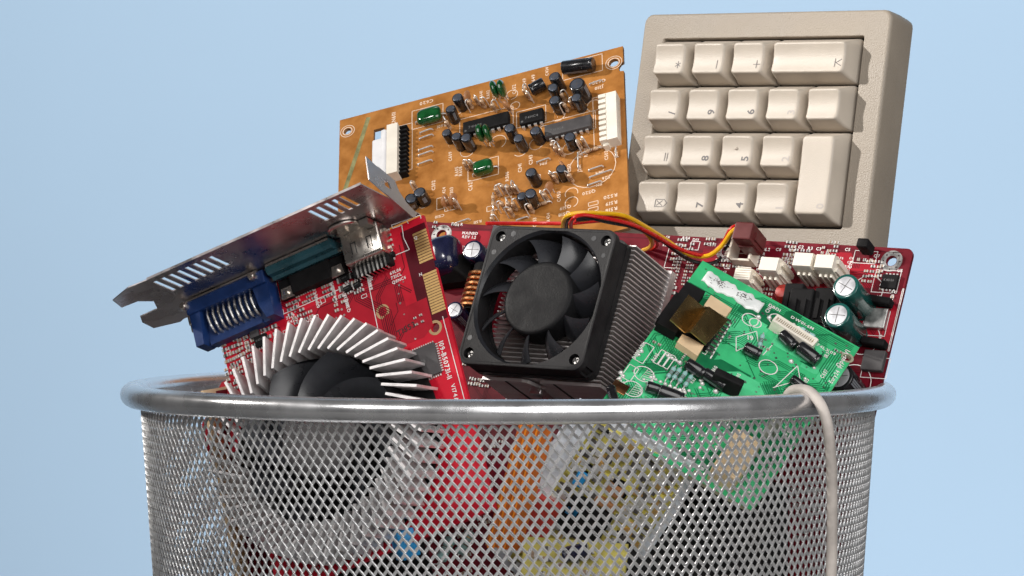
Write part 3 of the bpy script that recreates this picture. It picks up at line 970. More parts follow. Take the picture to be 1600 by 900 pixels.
# small surface parts
b = MB()
for px, py, nx, ny, dx, dy, sx, sy in ((388, 545, 3, 6, .26, .18, .18, .1), (362, 548, 3, 4, .26, .22, .2, .12), (478, 465, 4, 3, .2, .16, .14, .08), (462, 480, 3, 3, .24, .2, .18, .1), (512, 455, 2, 3, .2, .2, .15, .09),
                                       (540, 442, 2, 2, .34, .34, .26, .22), (596, 408, 7, 2, .16, .2, .09, .14), (560, 448, 2, 3, .22, .2, .16, .1), (380, 572, 4, 5, .24, .2, .16, .1), (400, 530, 4, 3, .24, .2, .16, .1),
                                       (366, 590, 3, 5, .22, .2, .15, .1), (425, 518, 2, 2, .3, .28, .2, .13), (610, 372, 1, 4, .2, .2, .14, .08), (475, 500, 4, 3, .22, .2, .15, .09), (530, 470, 2, 4, .3, .22, .14, .1), (655, 500, 2, 2, .25, .25, .1, .07)):
    x, y = LG(px, py)
    smd_cluster(b, x, y, nx, ny, dx, dy, sx, sy, rnd=rg_)
b.build('surface_parts', [M_['smd'], M_['smdtan'], M_['solder']], gc, stuff=True)
for px, py in ((541, 436), (556, 430), (545, 452), (560, 446), (613, 400)):
    x, y = LG(px, py)
    place('transistor', soic_mesh(.28, .2, 2), gc, T(x, y, 0, .1))
x, y = LG(664, 568)
place('memory_chip', soic_mesh(1.15, 1.15, 12, True, 'dustchip'), gc, T(x, y, 0))
x, y = LG(410, 533)
place('surface_chip', soic_mesh(.5, .42, 4), gc, T(x, y, 0))
x, y = LG(399, 520)
place('surface_chip', soic_mesh(.35, .42, 3, False, 'dustchip'), gc, T(x, y, 0))
# gold contacts on the right edge
ge = MB()
def contacts(pxa, pxb):
    _, ya = LG(*pxa)
    _, yb = LG(*pxb)
    n = int(abs(ya - yb) / .1)
    for k in range(n):
        yy = ya - (k + .5) * abs(ya - yb) / n
        f = MB()
        me = cached(('contact',), lambda: (f.box(-.56, 0, -.041, .041, 0, .008), f.mesh('contact', [M_['gold']]))[1])
        place('contact', me, gc, T(wG - .01, yy, 0))
contacts((657, 360), (668, 408))
contacts((672, 424), (690, 486))

# bracket, on the plane y = 0.25, rising along z
BY = .28
BH = 3.25
def LB(px, py):
    """pixel -> (x, z) on the bracket plane"""
    Mi = MG.inverted()
    o, d = Mi @ CAM, Mi.to_3x3() @ ray(px, py)
    t = (BY - o.y) / d.y
    q = o + d * t
    return (q.x, q.z)
bz = {k: LB(*p) for k, p in {'tr': (575, 281), 'br': (644, 340), 'tl': (236, 436), 'bl': (280, 503)}.items()}
print('bracket', bz)
BX1 = (bz['tr'][0] + bz['br'][0]) / 2
ZT, ZB = (bz['tr'][1] + bz['tl'][1]) / 2, bz['br'][1]
out = [(BX1, ZB), (BX1, ZT)] + [LB(*p) for p in ((230, 437), (200, 449), (176, 469), (190, 480), (215, 470), (240, 470), (246, 482), (219, 494), (222, 503), (240, 512), (282, 502), (300, 503))]
out[-1] = (out[-1][0], ZB)
out[2] = (out[2][0], ZT)
slots = []
sw = .078
def slot(p, q):
    a, c = LB(*p), LB(*q)
    x = (a[0] + c[0]) / 2
    slots.append([(x - sw, min(a[1], c[1])), (x + sw, min(a[1], c[1])), (x + sw, max(a[1], c[1])), (x - sw, max(a[1], c[1]))])
z1 = LB(246, 438)[1]
for k in range(8):
    slot((246 + k * 12.1, 437 - k * 5.4), (268 + k * 12.3, 455 - k * 5.7))
for k in range(5):
    slot((487 + k * 12.2, 327 - k * 5.6), (508 + k * 12.2, 345 - k * 5.8))
b = MB()
Mb = Matrix(((1, 0, 0, 0), (0, 0, 1, BY), (0, 1, 0, 0), (0, 0, 0, 1)))
lo = min(z for x, z in out)
b.prism(out, slots, -.022, .022, 0, M=Mb)
# rolled upper edge that catches the light
b.box(out[2][0], BX1, BY - .03, BY + .06, ZT - .0, ZT + .035)
br = b.build('bracket', M_['plate'], gc)
# mounting tab folded outward at the right end
def LTp(px, py):
    Mi = MG.inverted()
    o, d = Mi @ CAM, Mi.to_3x3() @ ray(px, py)
    t = (BX1 - o.x) / d.x
    q = o + d * t
    return (q.y, q.z)
tab = [LTp(*p) for p in ((575, 281), (570, 245), (586, 260), (590, 262), (602, 272), (615, 283), (622, 300), (634, 318), (650, 335), (644, 341))]
ht = [LTp(*p) for p in ((597, 280), (605, 285), (610, 298), (600, 291))]
b = MB()
Mt = Matrix(((0, 0, 1, BX1 + .03), (1, 0, 0, 0), (0, 1, 0, 0), (0, 0, 0, 1)))
b.prism(tab, [ht], -.022, .022, 0, M=Mt)
b.build('bracket_tab', M_['plate'], gc)

# blue monitor socket with its two posts
x0, y0 = LG(310, 505)
x1, y1 = LG(428, 462)
print('blue', x0, y0, x1, y1)
x0, x1 = LG(318, 503)[0] - .15, LG(428, 452)[0] + .15
bl = MB()
D0, Hh = -1.5, .86
bl.bbox(x0, x1, -.28, BY - .06, 0, Hh, .05, 0, seg=2, smooth=False)
bl.box(x0 + .05, x1 - .05, D0, -.285, 0, .32)
bl.prism([(x0 + .06, -.28), (x0 + .06, D0 - .02), (x0 + .38, D0 - .02), (x0 + .5, -.28)], [], 0, .78)
bl.prism([(x1 - .62, -.28), (x1 - .52, D0 + .5), (x1 - .32, D0 - .02), (x1 - .0, D0 - .02), (x1 + .02, -.28)], [], 0, .72)
bl.box(x0 + .5, x1 - .65, D0 - .03, D0 + .12, 0, .46)
blo = bl.build('monitor_socket', M_['blueplastic'], gc, label='deep blue socket with curved metal pins')
b = MB()
b.box(x0 + .12, x1 - .18, BY - .12, BY - .055, Hh - .1, Hh + .1)
b.build('metal_rim', M_['shield'], blo)
for k in range(9):
    p = MB()
    xx = x0 + .72 + k * (x1 - x0 - 1.5) / 8
    p.tube(smooth_path([(xx, -.3, .62), (xx, -.62, .66), (xx + .02, -.95, .56), (xx + .03, -1.15, .36), (xx + .03, -1.22, .1)], 4), .062, 8)
    p.build('pin', M_['tin'], blo)
for xx in (x0 + .02, x1 - .4):
    p = MB()
    p.lathe([(.05, 0), (.15, .02), (.16, .1), (.16, .42), (.12, .46), (.12, .7), (.08, .75)], 12, 0, T(xx, -.12, Hh - .32) @ Matrix.Rotation(PI / 2, 4, 'X'))
    p.lathe([(.16, 0), (.16, .2), (.1, .28)], 8, 0, T(xx, .05, Hh - .02))
    p.build('screw_post', M_['shield'], blo)
# teal digital socket
x0, x1 = LG(445, 450)[0] - .1, LG(536, 400)[0] + .1
b = MB()
b.loft([[(x, -.18, 0), (x, BY - .06, 0), (x, BY - .06, .98), (x, -.02, .98), (x, -.12, .88), (x, -.14, .62), (x, -.26, .55)] for x in (x0, x0 + .06, x1 - .06, x1)], 0, False)
b.box(x0 + .55, x1 - .55, -.95, -.265, 0, .42, 1)
b.box(x0 + .02, x0 + .545, -.95, -.265, 0, .28, 1)
b.box(x1 - .545, x1 - .02, -.95, -.265, 0, .28, 1)
to = b.build('digital_socket', [M_['tealplastic'], M_['chip']], gc, label='dark teal socket with a thin silver lip')
b = MB()
b.box(x0 + .05, x1 - .05, BY - .14, BY - .055, .985, 1.04)
b.build('metal_lip', M_['shield'], to)
for xx in (x0 + .3, x1 - .3):
    b = MB()
    b.prism([(xx - .26, -.98), (xx + .26, -.98), (xx + .2, -.58), (xx - .2, -.58)], [], .285, .33)
    b.lathe([(.1, .33), (.1, .4), (.05, .43)], 10, 0, T(xx, -.78, 0))
    b.build('screw_lug', M_['shield'], to)
# small metal-shelled socket
x0, x1 = LG(548, 388)[0], LG(606, 362)[0]
b = MB()
b.bbox(x0, x1, -.95, BY - .06, .06, .78, .08, 0, seg=3)
b.box(x0 - .14, x0, -.2, -.08, .1, .5)
b.box(x1, x1 + .14, -.2, -.08, .1, .5)
b.box(x1, x1 + .1, -.75, -.66, 0, .2)
hd = b.build('shelled_socket', M_['shield'], gc, label='small silver-shelled socket at the right')
b = MB()
for q in (.3, .72):
    xx = x0 + (x1 - x0) * q
    b.line(xx - .08, -.25, xx - .08, -.65, .04, .785)
    b.line(xx - .08, -.25, xx + .1, -.25, .04, .785)
    b.line(xx + .1, -.25, xx + .1, -.45, .04, .785)
    b.line(xx + .1, -.5, xx + .1, -.65, .04, .785)
b.build('spring_cut', M_['rubber'], hd)
b = MB()
b.bbox(x0 + .02, x1 - .02, -1.35, -.951, 0, .38, .04, 0, seg=2, smooth=False)
b.build('plastic_foot', M_['chip'], hd)
for k in range(8):
    p = MB()
    xx = x0 + .22 + k * (x1 - x0 - .4) / 7
    p.box(xx - .035, xx + .035, -1.36, -.953, .385, .42)
    p.box(xx - .035, xx + .035, -1.42, -1.36, 0, .42)
    p.build('pin', M_['tin'], hd)
# round latch plate on the bracket above it
b = MB()
zc = 1.15
b.lathe([(.62, 0), (.62, .05), (.56, .09), (.5, .09)], 24, 0, T((x0 + x1) / 2 - .3, BY - .055, zc) @ Matrix.Rotation(PI / 2, 4, 'X'))
b.box((x0 + x1) / 2 - .5, (x0 + x1) / 2 - .16, BY - .24, BY - .12, zc - .05, zc + .22)
b.box((x0 + x1) / 2 + .35, (x0 + x1) / 2 + .7, BY - .3, BY - .055, .8, 1.25)
b.build('latch_plate', M_['shield'], gc)

# turbine heatsink
cx, cy = LG(489, 680, 1.9)
print('turbine', cx, cy)
R1, R0, HF = 4.3, 3.1, 1.9
tb = MB()
tb.lathe([(R1 - .25, .12), (R1 - .2, .2), (.4, .2)], 72, 0, T(cx, cy, 0), cap0=True, cap1=True)
hs = tb.build('heatsink', M_['chip'], gc, label='ring of slanted silver fins around a black turbine')
def fin_mesh():
    f = MB()
    sl = math.radians(30)
    L = (R1 - R0) / math.cos(sl) * 1.02
    th = .048
    # rises from the plate, leaning and sweeping a little
    rings = []
    nz = 6
    for k in range(nz):
        z = .2 + (HF - .2) * k / (nz - 1)
        q = k / (nz - 1)
        ln_ = -.28 * q
        y0_ = R1 - .02
        a, c = (0 - ln_, y0_), (-L * math.sin(sl) - ln_, y0_ - L * math.cos(sl))
        if k == 0:
            c = (c[0] * .9, c[1])
        nx, ny = math.cos(sl) * th, -math.sin(sl) * th
        rings.append([(a[0] - nx, a[1] - ny, z), (a[0] + nx, a[1] + ny, z), (c[0] + nx, c[1] + ny, z), (c[0] - nx, c[1] - ny, z)])
    f.loft(rings, 0, True)
    return f.mesh('fin', [M_['alu']])
fm = fin_mesh()
NF = 50
for k in range(NF):
    place('fin', fm, hs, T(cx, cy, 0, -2 * PI * k / NF + .05))
hubm = MB()
hubm.lathe([(1.4, .25), (1.5, 1.2), (1.46, 1.5), (1.36, 1.58), (.95, 1.6), (.95, 1.58), (.05, 1.58)], 48, 0)
rot = hubm.build('turbine_hub', M_['dustchip'], gc, T(cx, cy, 0))
def tblade():
    f = MB()
    rings = []
    for k in range(9):
        q = k / 8
        r = 1.4 + 1.6 * q
        a0, a1 = -.75 * q, -.75 * q - .62 - .10 * q
        pts = []
        for s, off in ((0, 0), (1, .05)):
            seq = range(7) if s == 0 else range(6, -1, -1)
            for j in seq:
                w = j / 6
                a = a0 + (a1 - a0) * w
                z = 1.62 - 1.0 * w ** 1.3 + .05 * s
                pts.append((r * math.cos(a), r * math.sin(a), z))
        rings.append(pts)
    f.loft(rings, 0, True)
    return f.mesh('turbine_blade', [M_['blade']])
tbm = tblade()
for k in range(8):
    place('turbine_blade', tbm, gc, T(cx, cy, 0, 2 * PI * k / 8 + .35))

# ------------------------------------------------------------------ processor cooler: black fan on an aluminium fin block
MF = frame((772, 352), (968, 360), (713, 565), 1.0, -2.1)
cf = thing('cpu_cooler', 'square black cooling fan screwed on a silver fin block, mid pile', 'cooling fan', MF)
LF = lambda x, y, h=0: loc(MF, x, y, h)
wF = LF(968, 360)[0]
hF = abs(LF(713, 565)[1])
print('fan', wF, hF, 'n', [round(q, 2) for q in MF.col[2][:3]])
sF = (wF + hF) / 2
c0 = sF / 2
hub = LF(840, 458, -.1)
print('fan hub at', hub, 'centre', c0)
TF = 1.15
def sq(r, i, n=7):
    return [(x, y) for x, y, z in rrect(i, sF - i, -sF + i, -i, r, 0, n)]
ccx, ccy = c0, -c0
Rin = c0 - .14
holes = [circ(ccx + sx * (c0 - .42), ccy + sy * (c0 - .42), .21, 18) for sx in (-1, 1) for sy in (-1, 1)]
b = MB()
b.prism(sq(.42, 0), [circ(ccx, ccy, Rin + .09, 72)] + holes, -.28, 0, 0)
b.lathe([(Rin, -.14), (Rin + .09, 0)], 72, 1, T(ccx, ccy, 0), cap0=False, cap1=False)
b.loft([[(x, y, z) for x, y in sq(.42, i)] for i, z in ((0.0, -.03), (.001, .0), (.03, .012), (.09, .012), (.12, .0005))], 0, True, cap0=False, cap1=False)
# body between the flanges: ring wall, then rear flange
b.lathe([(Rin + .07, -TF + .28), (Rin + .07, -.28)], 72, 0, T(ccx, ccy, 0), cap0=False, cap1=False)
b.lathe([(Rin, -TF), (Rin, -.14)], 72, 0, T(ccx, ccy, 0), cap0=False, cap1=False)
b.prism(sq(.42, 0.02), [circ(ccx, ccy, Rin - .02, 72)], -TF, -TF + .3, 0)
for sx in (-1, 1):
    for sy in (-1, 1):
        hx_, hy_ = ccx + sx * (c0 - .42), ccy + sy * (c0 - .42)
        b.lathe([(.3, -TF + .28), (.3, -.28)], 16, 0, T(hx_, hy_, 0), cap0=False, cap1=False)
        b.lathe([(.21, -.01), (.21, -TF)], 18, 0, T(hx_, hy_, 0), cap0=False, cap1=False)
# side webs seen on the right and underneath
for k in (-1, 0, 1):
    b.box(sF - .1, sF - .06, ccy + k * 1.2 - .04, ccy + k * 1.2 + .04, -TF + .28, -.28)
b.box(sF - .16, sF - .05, -sF + .3, -.3, -TF + .28, -.28)
b.box(.3, sF - .3, -sF + .05, -sF + .16, -TF + .28, -.28)
b.build('fan_frame', [M_['fanblack'], M_['blade']], cf)
for sx, sy in ((-1, 1), (1, 1), (1, -1), (-1, -1)):
    p = MB()
    hx_, hy_ = ccx + sx * (c0 - .42), ccy + sy * (c0 - .42)
    p.lathe([(.02, -.42), (.17, -.4), (.17, -.2), (.13, -.13), (.01, -.12)], 16, 0, T(hx_, hy_, 0))
    p.box(-.1, .1, -.02, .02, -.125, -.112, 1, T(hx_, hy_, 0, .5))
    p.box(-.02, .02, -.1, .1, -.125, -.113, 1, T(hx_, hy_, 0, .5))
    p.build('screw', [M_['pad'], M_['rubber']], cf)
RH = 1.43
b = MB()
b.lathe([(RH, -1.0), (RH, -.14), (RH - .03, -.08), (RH - .1, -.045), (RH - .2, -.04), (.01, -.035)], 64, 0)
b.build('fan_hub', M_['hubblack'], cf, T(ccx, ccy, 0))
def blade():
    f = MB()
    rings = []
    nr = 10
    for k in range(nr):
        q = k / (nr - 1)
        r = RH - .03 + (Rin - .1 - RH + .03) * q
        sweep = -.06 * q - .10 * q * q
        ch = .42 - .04 * q
        top, botm = [], []
        for j in range(7):
            w = j / 6
            a = -(sweep + ch * w)
            z = -.12 - .80 * w ** 1.1 + .07 * math.sin(PI * w)
            top.append((r * math.cos(a), r * math.sin(a), z))
            botm.append((r * math.cos(a), r * math.sin(a), z - .055))
        rings.append(top + botm[::-1])
    f.loft(rings, 0, True)
    return f.mesh('fan_blade', [M_['blade']], 50)
bm = blade()
for k in range(11):
    place('fan_blade', bm, cf, T(ccx, ccy, 0, 2 * PI * k / 11 + .15))
# fins
ZF0, ZF1 = -TF - .03, -TF - 2.55
f = MB()
f.box(.3, sF + .1, -.024, .024, ZF1, ZF0)
fme = f.mesh('heatsink_fin', [M_['alufin']])
nf = 31
for k in range(nf):
    place('heatsink_fin', fme, cf, T(0, -.1 - k * (sF - .2) / (nf - 1), 0))
b = MB()
b.box(.35, sF + .16, -sF - .02, 0.02, ZF1 - .35, ZF1)
b.build('heatsink_base', M_['alufin'], cf)
b = MB()
b.prism([(.2, ZF1 - .2), (sF + .08, ZF1 - .2), (sF + .08, ZF0 - .12), (2.9, ZF0 - .12), (2.9, ZF0 - .7), (2.6, ZF0 - .7), (2.3, ZF0 - .2), (2.1, ZF0 - .12), (.35, ZF0 - .12)], [], 0, .12,
        M=Matrix(((1, 0, 0, 0), (0, 0, 1, -sF - .10), (0, 1, 0, 0), (0, 0, 0, 1))))
b.build('side_plate', M_['alufin'], cf)
b = MB()
for xx in (1.35, 3.45):
    b.box(xx, xx + .1, -sF - .115, -sF - .102, ZF1, ZF0 - .14)
b.build('side_groove', M_['rubber'], cf)
b = MB()
b.box(2.3, 2.62, -sF - .24, -sF - .12, ZF1 - .4, ZF0 - .5)
b.bbox(2.2, 2.72, -sF - .38, -sF - .12, ZF0 - .9, ZF0 - .55, .05)
b.build('spring_clip', M_['plate'], cf)
# dark label of the fan seen at the flange, small moulded marks
b = MB()
for hx_, hy_, r in ((.95, -.3, .11), (sF - .95, -.35, .1), (.32, -1.05, .1), (.3, -sF + 1.0, .1), (sF - .35, -1.0, .09)):
    b.ring(hx_, hy_, 0.001, r, .006, 16)
b.build('moulded_mark', M_['blade'], cf)

# ------------------------------------------------------------------ dark red board
MR = frame((640, 345), (1428, 389), (574, 572), 11.0, .9)
rb_ = thing('dark_red_circuit_board', 'large dark red circuit board with white plug sockets, behind the black fan', 'circuit board', MR)
LR = lambda x, y, h=0: loc(MR, x, y, h)
wR = LR(1428, 389)[0]
hR = abs(LR(1265, 940)[1])
print('red', wR, hR, 'n', [round(q, 2) for q in MR.col[2][:3]])
hA, hB, hC = LR(1393, 408), LR(1136, 392), LR(690, 367)
b = MB()
outer = [(x, y) for x, y, z in rrect(0, wR, -hR, 0, .25, 0, 4)]
b.prism(outer, [circ(*hA, .2), circ(*hB, .22), circ(*hC, .2)], -.16, 0, 0)
b.build('board', [M_['reddark']], rb_)
rr_ = random.Random(21)
for h in (hA, hB, hC):
    p = MB()
    p.ring(*h, .22, .43, .006, 28, 0)
    for k in range(8):
        a = 2 * PI * k / 8
        p.lathe([(.035, .006), (.035, .009)], 8, 1, T(h[0] + .33 * math.cos(a), h[1] + .33 * math.sin(a), 0))
    p.build('mounting_ring', [M_['pad'], M_['inkblack']], rb_)
b = MB()
for px, py, w, h, m_ in ((1300, 440, .7, 1.2, 0), (1368, 505, 1.0, .9, 0), (1215, 470, .8, .5, 0), (1350, 430, .5, .5, 0), (720, 380, .8, .5, 0), (1250, 480, 1.5, .6, 0), (700, 400, .5, .4, 0), (755, 372, .3, .3, 0), (1110, 400, .35, .25, 0)):
    x, y = LR(px, py)
    xr_ = min(x + w, wR - .08)
    b.poly([(x - w, y - h), (xr_, y - h), (xr_, y + h * .7), (xr_ - w * .3, y + h), (x - w, y + h)], .003, m_)
traces(b, .3, wR - .3, -hR + .5, -.3, 150, .025, .006, 1, rr_, gang=(1, 7), gap=.065, seglen=(.4, 2.2))
for xx in (wR - .35, wR - .48):
    b.line(xx, -.3, xx, -hR + .3, .03, .006, 1)
b.line(.3, -.18, wR - .4, -.18, .03, .006, 1)
b.build('copper_traces', [M_['redlight'], M_['redtrace']], rb_, stuff=True)
b = MB()
for k, (px, py, s, rz) in enumerate(((705, 352, 'Top R', 0), (722, 366, 'MAINBD', 0), (722, 372, 'REV 1.2', 0), (715, 388, 'PX90', 0), (768, 352, '02', 0), (1066, 374, 'R84', 0), (1082, 377, 'D12', 0), (1104, 384, 'C353', 0), (1184, 388, 'R3', 0), (1196, 392, 'L2', 0), (1212, 392, 'C8', 0),
                    (1247, 388, 'C2', 0), (1262, 390, 'R3', 0), (1275, 391, 'C3', 0), (1320, 392, 'C5', 0), (1365, 402, 'Q7', 0), (1345, 500, 'C210', 0), (1340, 497, 'C110', 0), (1402, 425, 'U5', 0), (1395, 470, 'C13', PI / 2), (1388, 488, 'C12', PI / 2), (1376, 535, 'R43', PI / 2), (1350, 612, 'CT61', 0), (1330, 420, 'C74', PI / 2), (1326, 440, 'R31', PI / 2))):
    x, y = LR(px, py)
    b.text(s, x, y, .17, .012, rz)
for px, py, n in ((1186, 410, 8), (1228, 402, 10), (1310, 405, 10), (1325, 405, 8), (1186, 440, 6), (1300, 430, 5), (1230, 430, 5), (1040, 372, 3), (1130, 420, 3)):
    x, y = LR(px, py)
    for k in range(n):
        b.text(rr_.choice('RCL') + str(rr_.randint(2, 99)), x + rr_.uniform(-.05, .05), y - k * .17, .13, .012, 0)
for px, py, w, h in ((1352, 402, .9, .5), (1385, 440, 1.0, .9), (1368, 505, .95, 1.0), (1368, 575, 1.0, .8), (1086, 384, .35, .35), (1165, 385, .7, .6), (1052, 400, .5, 1.0), (1400, 500, .05, 2.5)):
    x, y = LR(px, py)
    silk_box(b, x, y, w, h, .025, .012)
for px, py, r in ((1330, 600, .75), (1350, 530, .6), (1355, 455, .6)):
    x, y = LR(px, py)
    b.ring(x, y, r, r + .03, .012, 30)
b.build('silkscreen_print', M_['silk'], rb_, stuff=True)
b = MB()
for px, py, nx, ny, dx, dy, sx, sy in ((1055, 425, 2, 9, .2, .13, .12, .07), (1075, 430, 2, 9, .2, .13, .12, .07), (1066, 380, 2, 2, .25, .22, .17, .11), (1086, 386, 2, 2, .24, .22, .16, .1), (1062, 398, 3, 3, .24, .2, .17, .11),
                                      (1232, 402, 2, 8, .26, .17, .19, .1), (1222, 430, 2, 5, .26, .17, .19, .1), (1298, 402, 2, 8, .24, .17, .17, .1), (1186, 400, 2, 4, .24, .17, .17, .1), (1363, 425, 3, 5, .24, .2, .16, .1), (1377, 424, 1, 3, .24, .2, .16, .1),
                                      (1140, 412, 5, 2, .25, .2, .17, .11), (1110, 378, 2, 2, .24, .2, .16, .1), (1376, 455, 1, 4, .2, .16, .13, .08), (1050, 450, 2, 3, .24, .2, .18, .12), (1200, 460, 2, 3, .25, .2, .16, .1), (1250, 392, 4, 1, .24, .2, .14, .1),
                                      (712, 352, 2, 1, .2, .2, .14, .1), (684, 352, 2, 2, .2, .2, .14, .1), (1395, 465, 1, 5, .2, .2, .13, .1), (1352, 407, 3, 1, .25, .2, .1, .12), (1290, 392, 2, 2, .2, .2, .1, .1), (1215, 450, 3, 2, .2, .2, .12, .1), (1035, 440, 1, 6, .2, .14, .12, .08)):
    x, y = LR(px, py)
    smd_cluster(b, x, y, nx, ny, dx, dy, sx, sy, rnd=rr_)
for _ in range(160):   # the lower, mostly hidden part
    x, y = rr_.uniform(1, wR - 1), rr_.uniform(-hR + .6, -5.4)
    smd_cluster(b, x, y, 2, 2, .25, .2, .17, .1, rnd=rr_)
b.build('surface_parts', [M_['smd'], M_['smdtan'], M_['solder']], rb_, stuff=True)
def capR(px, py, r, h, sl, label=None, **k):
    x, y = LR(px, py, h)
    return add_cap(rb_, MR, x, y, r, h, sl, rz=rr_.uniform(0, 6), label=label, **k)
capR(1321, 447, .50, 1.9, 'greencap', 'upper of the two tall dark green capacitors')
capR(1308, 492, .50, 1.9, 'greencap', 'lower of the two tall dark green capacitors')
capR(1310, 588, .55, 1.5, 'blackcap')
capR(738, 390, .42, 1.3, 'bluecap')
capR(709, 484, .36, 1.9, 'bluecap')
capR(1235, 461, .17, .6, 'blackcap')
x, y = LR(688, 378, 1.2)
o = place('rounded_capacitor', film_mesh(1.2, 1.6, 1.4, 'bluecap'), rb_, T(*LR(700, 405, .6), 0, .3))
x, y = LR(708, 418, .6)
b = MB()
b.loft([rrect(-.8, .7, -.6, .6, .1, 0), rrect(-.8, .7, -.6, .6, .1, .5), rrect(-.35, .25, -.25, .25, .1, 1.1)], 0, False)
b.build('choke_cover', M_['chip'], rb_, T(x, y, 0, .2))
# coil behind the fan
x, y = LR(752, 450, .8)
b = MB()
for k in range(7):
    b.tube([(x + .55 * math.cos(a), y - .9 + k * .22, .8 + .55 * math.sin(a)) for a in [PI * 2 * q / 16 for q in range(17)]], .09, 8)
b.build('copper_coil', M_['copper'], rb_)
b = MB()
b.lathe([(.45, -1.1), (.48, -1.05), (.48, .8), (.45, .85)], 20, 0, T(x, y - .2, .8) @ Matrix.Rotation(PI / 2, 4, 'X'))
b.build('coil_core', M_['chip'], rb_)
# right-hand details
x, y = LR(1352, 385, .5)
b = MB()
b.bbox(-.22, .22, -.18, .18, .15, .85, .05)
for k in (-1, 0, 1):
    b.box(k * .13 - .03, k * .13 + .03, -.03, .03, 0, .16, 1)
b.build('transistor', [M_['chip'], M_['tin']], rb_, T(x, y, 0), 'black transistor standing on the top edge')
place('surface_chip', soic_mesh(.62, .55, 4), rb_, T(*LR(1390, 440, .1), 0, 0), 'small eight-legged chip by the right edge')
for px, py in ((1371, 500), (1367, 566)):
    b = MB()
    b.bbox(-.42, .42, -.4, .4, .0, .22, .04, 0, seg=2, smooth=False)
    b.build('square_chip', M_['pad'] if py < 520 else M_['dustchip'], rb_, T(*LR(px, py), 0))
for px, py in ((1372, 470), (1363, 535)):
    b = MB()
    b.bbox(-.4, .55, -.14, .14, .1, .5, .05, 0, seg=2)
    b.tube([(-.4, 0, .3), (-.8, 0, .32), (-.85, 0, 0)], .045, 7, 1)
    b.tube([(-.3, .12, .3), (-.5, .2, .3), (-.5, .2, 0)], .04, 7, 1)
    b.build('diode', [M_['chip'], M_['tin']], rb_, T(*LR(px, py, .3), 0, -.1))
# black plug housings under the sockets
for k in range(5):
    b = MB()
    w, h, z = rr_.uniform(.35, .6), rr_.uniform(.5, .8), rr_.uniform(.7, 1.3)
    b.bbox(-w, w, -h, h, 0, z, .06, 0, seg=2, smooth=False)
    b.box(-w * .6, -w * .2, -h * .8, h * .3, z, z + .12)
    b.box(w * .2, w * .6, -h * .8, h * .3, z, z + .12)
    b.build('black_socket', M_['chip'], rb_, T(*LR(1238 + k * 17, 466 + (k % 3) * 12 + k * 5, .8), 0, .05))
# small white pins seen between the black housings
b = MB()
for k in range(6):
    b.lathe([(.035, .6), (.035, 1.45), (.01, 1.48)], 8, 0, T(*LR(1283 + k * 1.2, 495 + k * 4.5, 1.45), 0))
b.build('contact_pins', M_['tin'], rb_, stuff=True)
def white_plug(px, py, label, ribs=False, H=1.35, s=1.0):
    x, y = LR(px, py, H)
    b = MB()
    A = .36 * s
    # housing: sloping front, ribbed sides, keyed lip
    prof = [(-.34, 0), (.34, 0), (.34, H * .75), (.26, H), (-.26, H), (-.30, H * .9), (-.34, H * .55)]
    Mx = Matrix(((0, 0, 1, 0), (1, 0, 0, 0), (0, 1, 0, 0), (0, 0, 0, 1)))
    b.prism([(p * s, q) for p, q in prof], [], -A, A, 0, M=Mx)
    for q in (-.7, -.1, .5):
        b.box(A * q, A * q + .09, -.46 * s, -.34 * s, 0, H * .72)
    b.box(A, A + .1, -.28 * s, -.12 * s, 0, H * .8)
    b.box(A, A + .1, .05 * s, .2 * s, 0, H * .8)
    if ribs:
        for q in range(6):
            b.box(-A * .8, A * .9, -.26 * s + q * .095, -.22 * s + q * .095, H, H + .03)
    return b.build('plug_socket', M_['whiteplastic'], rb_, T(x, y, 0), label)
white_plug(1160, 428, 'ribbed white socket just above the green board', True, 1.1, .9)
white_plug(1201, 412, 'white socket nearest the dark red plug')
white_plug(1254, 405, 'left one of the close pair of white sockets')
white_plug(1288, 408, 'right one of the close pair of white sockets')
b = MB()
x, y = LR(1236, 490, .5)
b.lathe([(.3, 0), (.34, .1), (.34, .4), (.25, .55), (.01, .6)], 16, 0, T(*LR(1222, 455, .5), 0))
b.build('red_bead', M_['redpart'], rb_)
# header the fan plug sits in
x, y = LR(1160, 385, .7)
b = MB()
b.box(-.5, -.42, -.5, .35, 0, .75)
b.box(-.5, .42, -.5, -.42, 0, .55)
b.box(.36, .44, -.5, .35, 0, .75)
b.build('fan_header', M_['whiteplastic'], rb_, T(x, y, 0), 'white header holding the dark red plug')
# low tin-plated block and heat-spreader near the cooler
b = MB()
b.bbox(-1.0, 1.0, -.7, .7, 0, .25, .04, 0, seg=2, smooth=False)
b.build('square_chip', M_['dustchip'], rb_, T(*LR(800, 380, .2), 0))

# ------------------------------------------------------------------ fan wires and plug: parts of the cooler
wp = MB()
plugM = MF.inverted() @ MR @ T(*LR(1166, 366, 1.5), 0)
b = MB()
b.bbox(-.38, .36, -.36, .34, .5, 1.85, .05, 0, seg=2, smooth=False)
b.box(-.3, .28, -.42, -.36, .6, 1.3)
b.box(.36, .42, -.2, .1, .6, 1.5)
b.build('fan_plug', M_['darkred'], cf, plugM)
Fi = MF.inverted()
def wire(pix, m_, r=.072):
    pts = [Fi @ P(*p) for p in pix]
    w_ = MB()
    w_.tube(smooth_path(pts, 8), r, 8)
    w_.build('wire', M_[m_], cf)
wire([(883, 372, 2.5), (880, 350, .8), (886, 338, -.3), (905, 333, -.4), (940, 333, 0), (975, 337, .6), (1005, 352, 1.6), (1040, 374, 3), (1065, 392, 3.8), (1085, 400, 3.8), (1108, 399, 3.6), (1128, 384, 3.3), (1143, 363, 2.9), (1158, 355, 2.9), (1169, 362, 3.4)], 'wireyellow', .085)
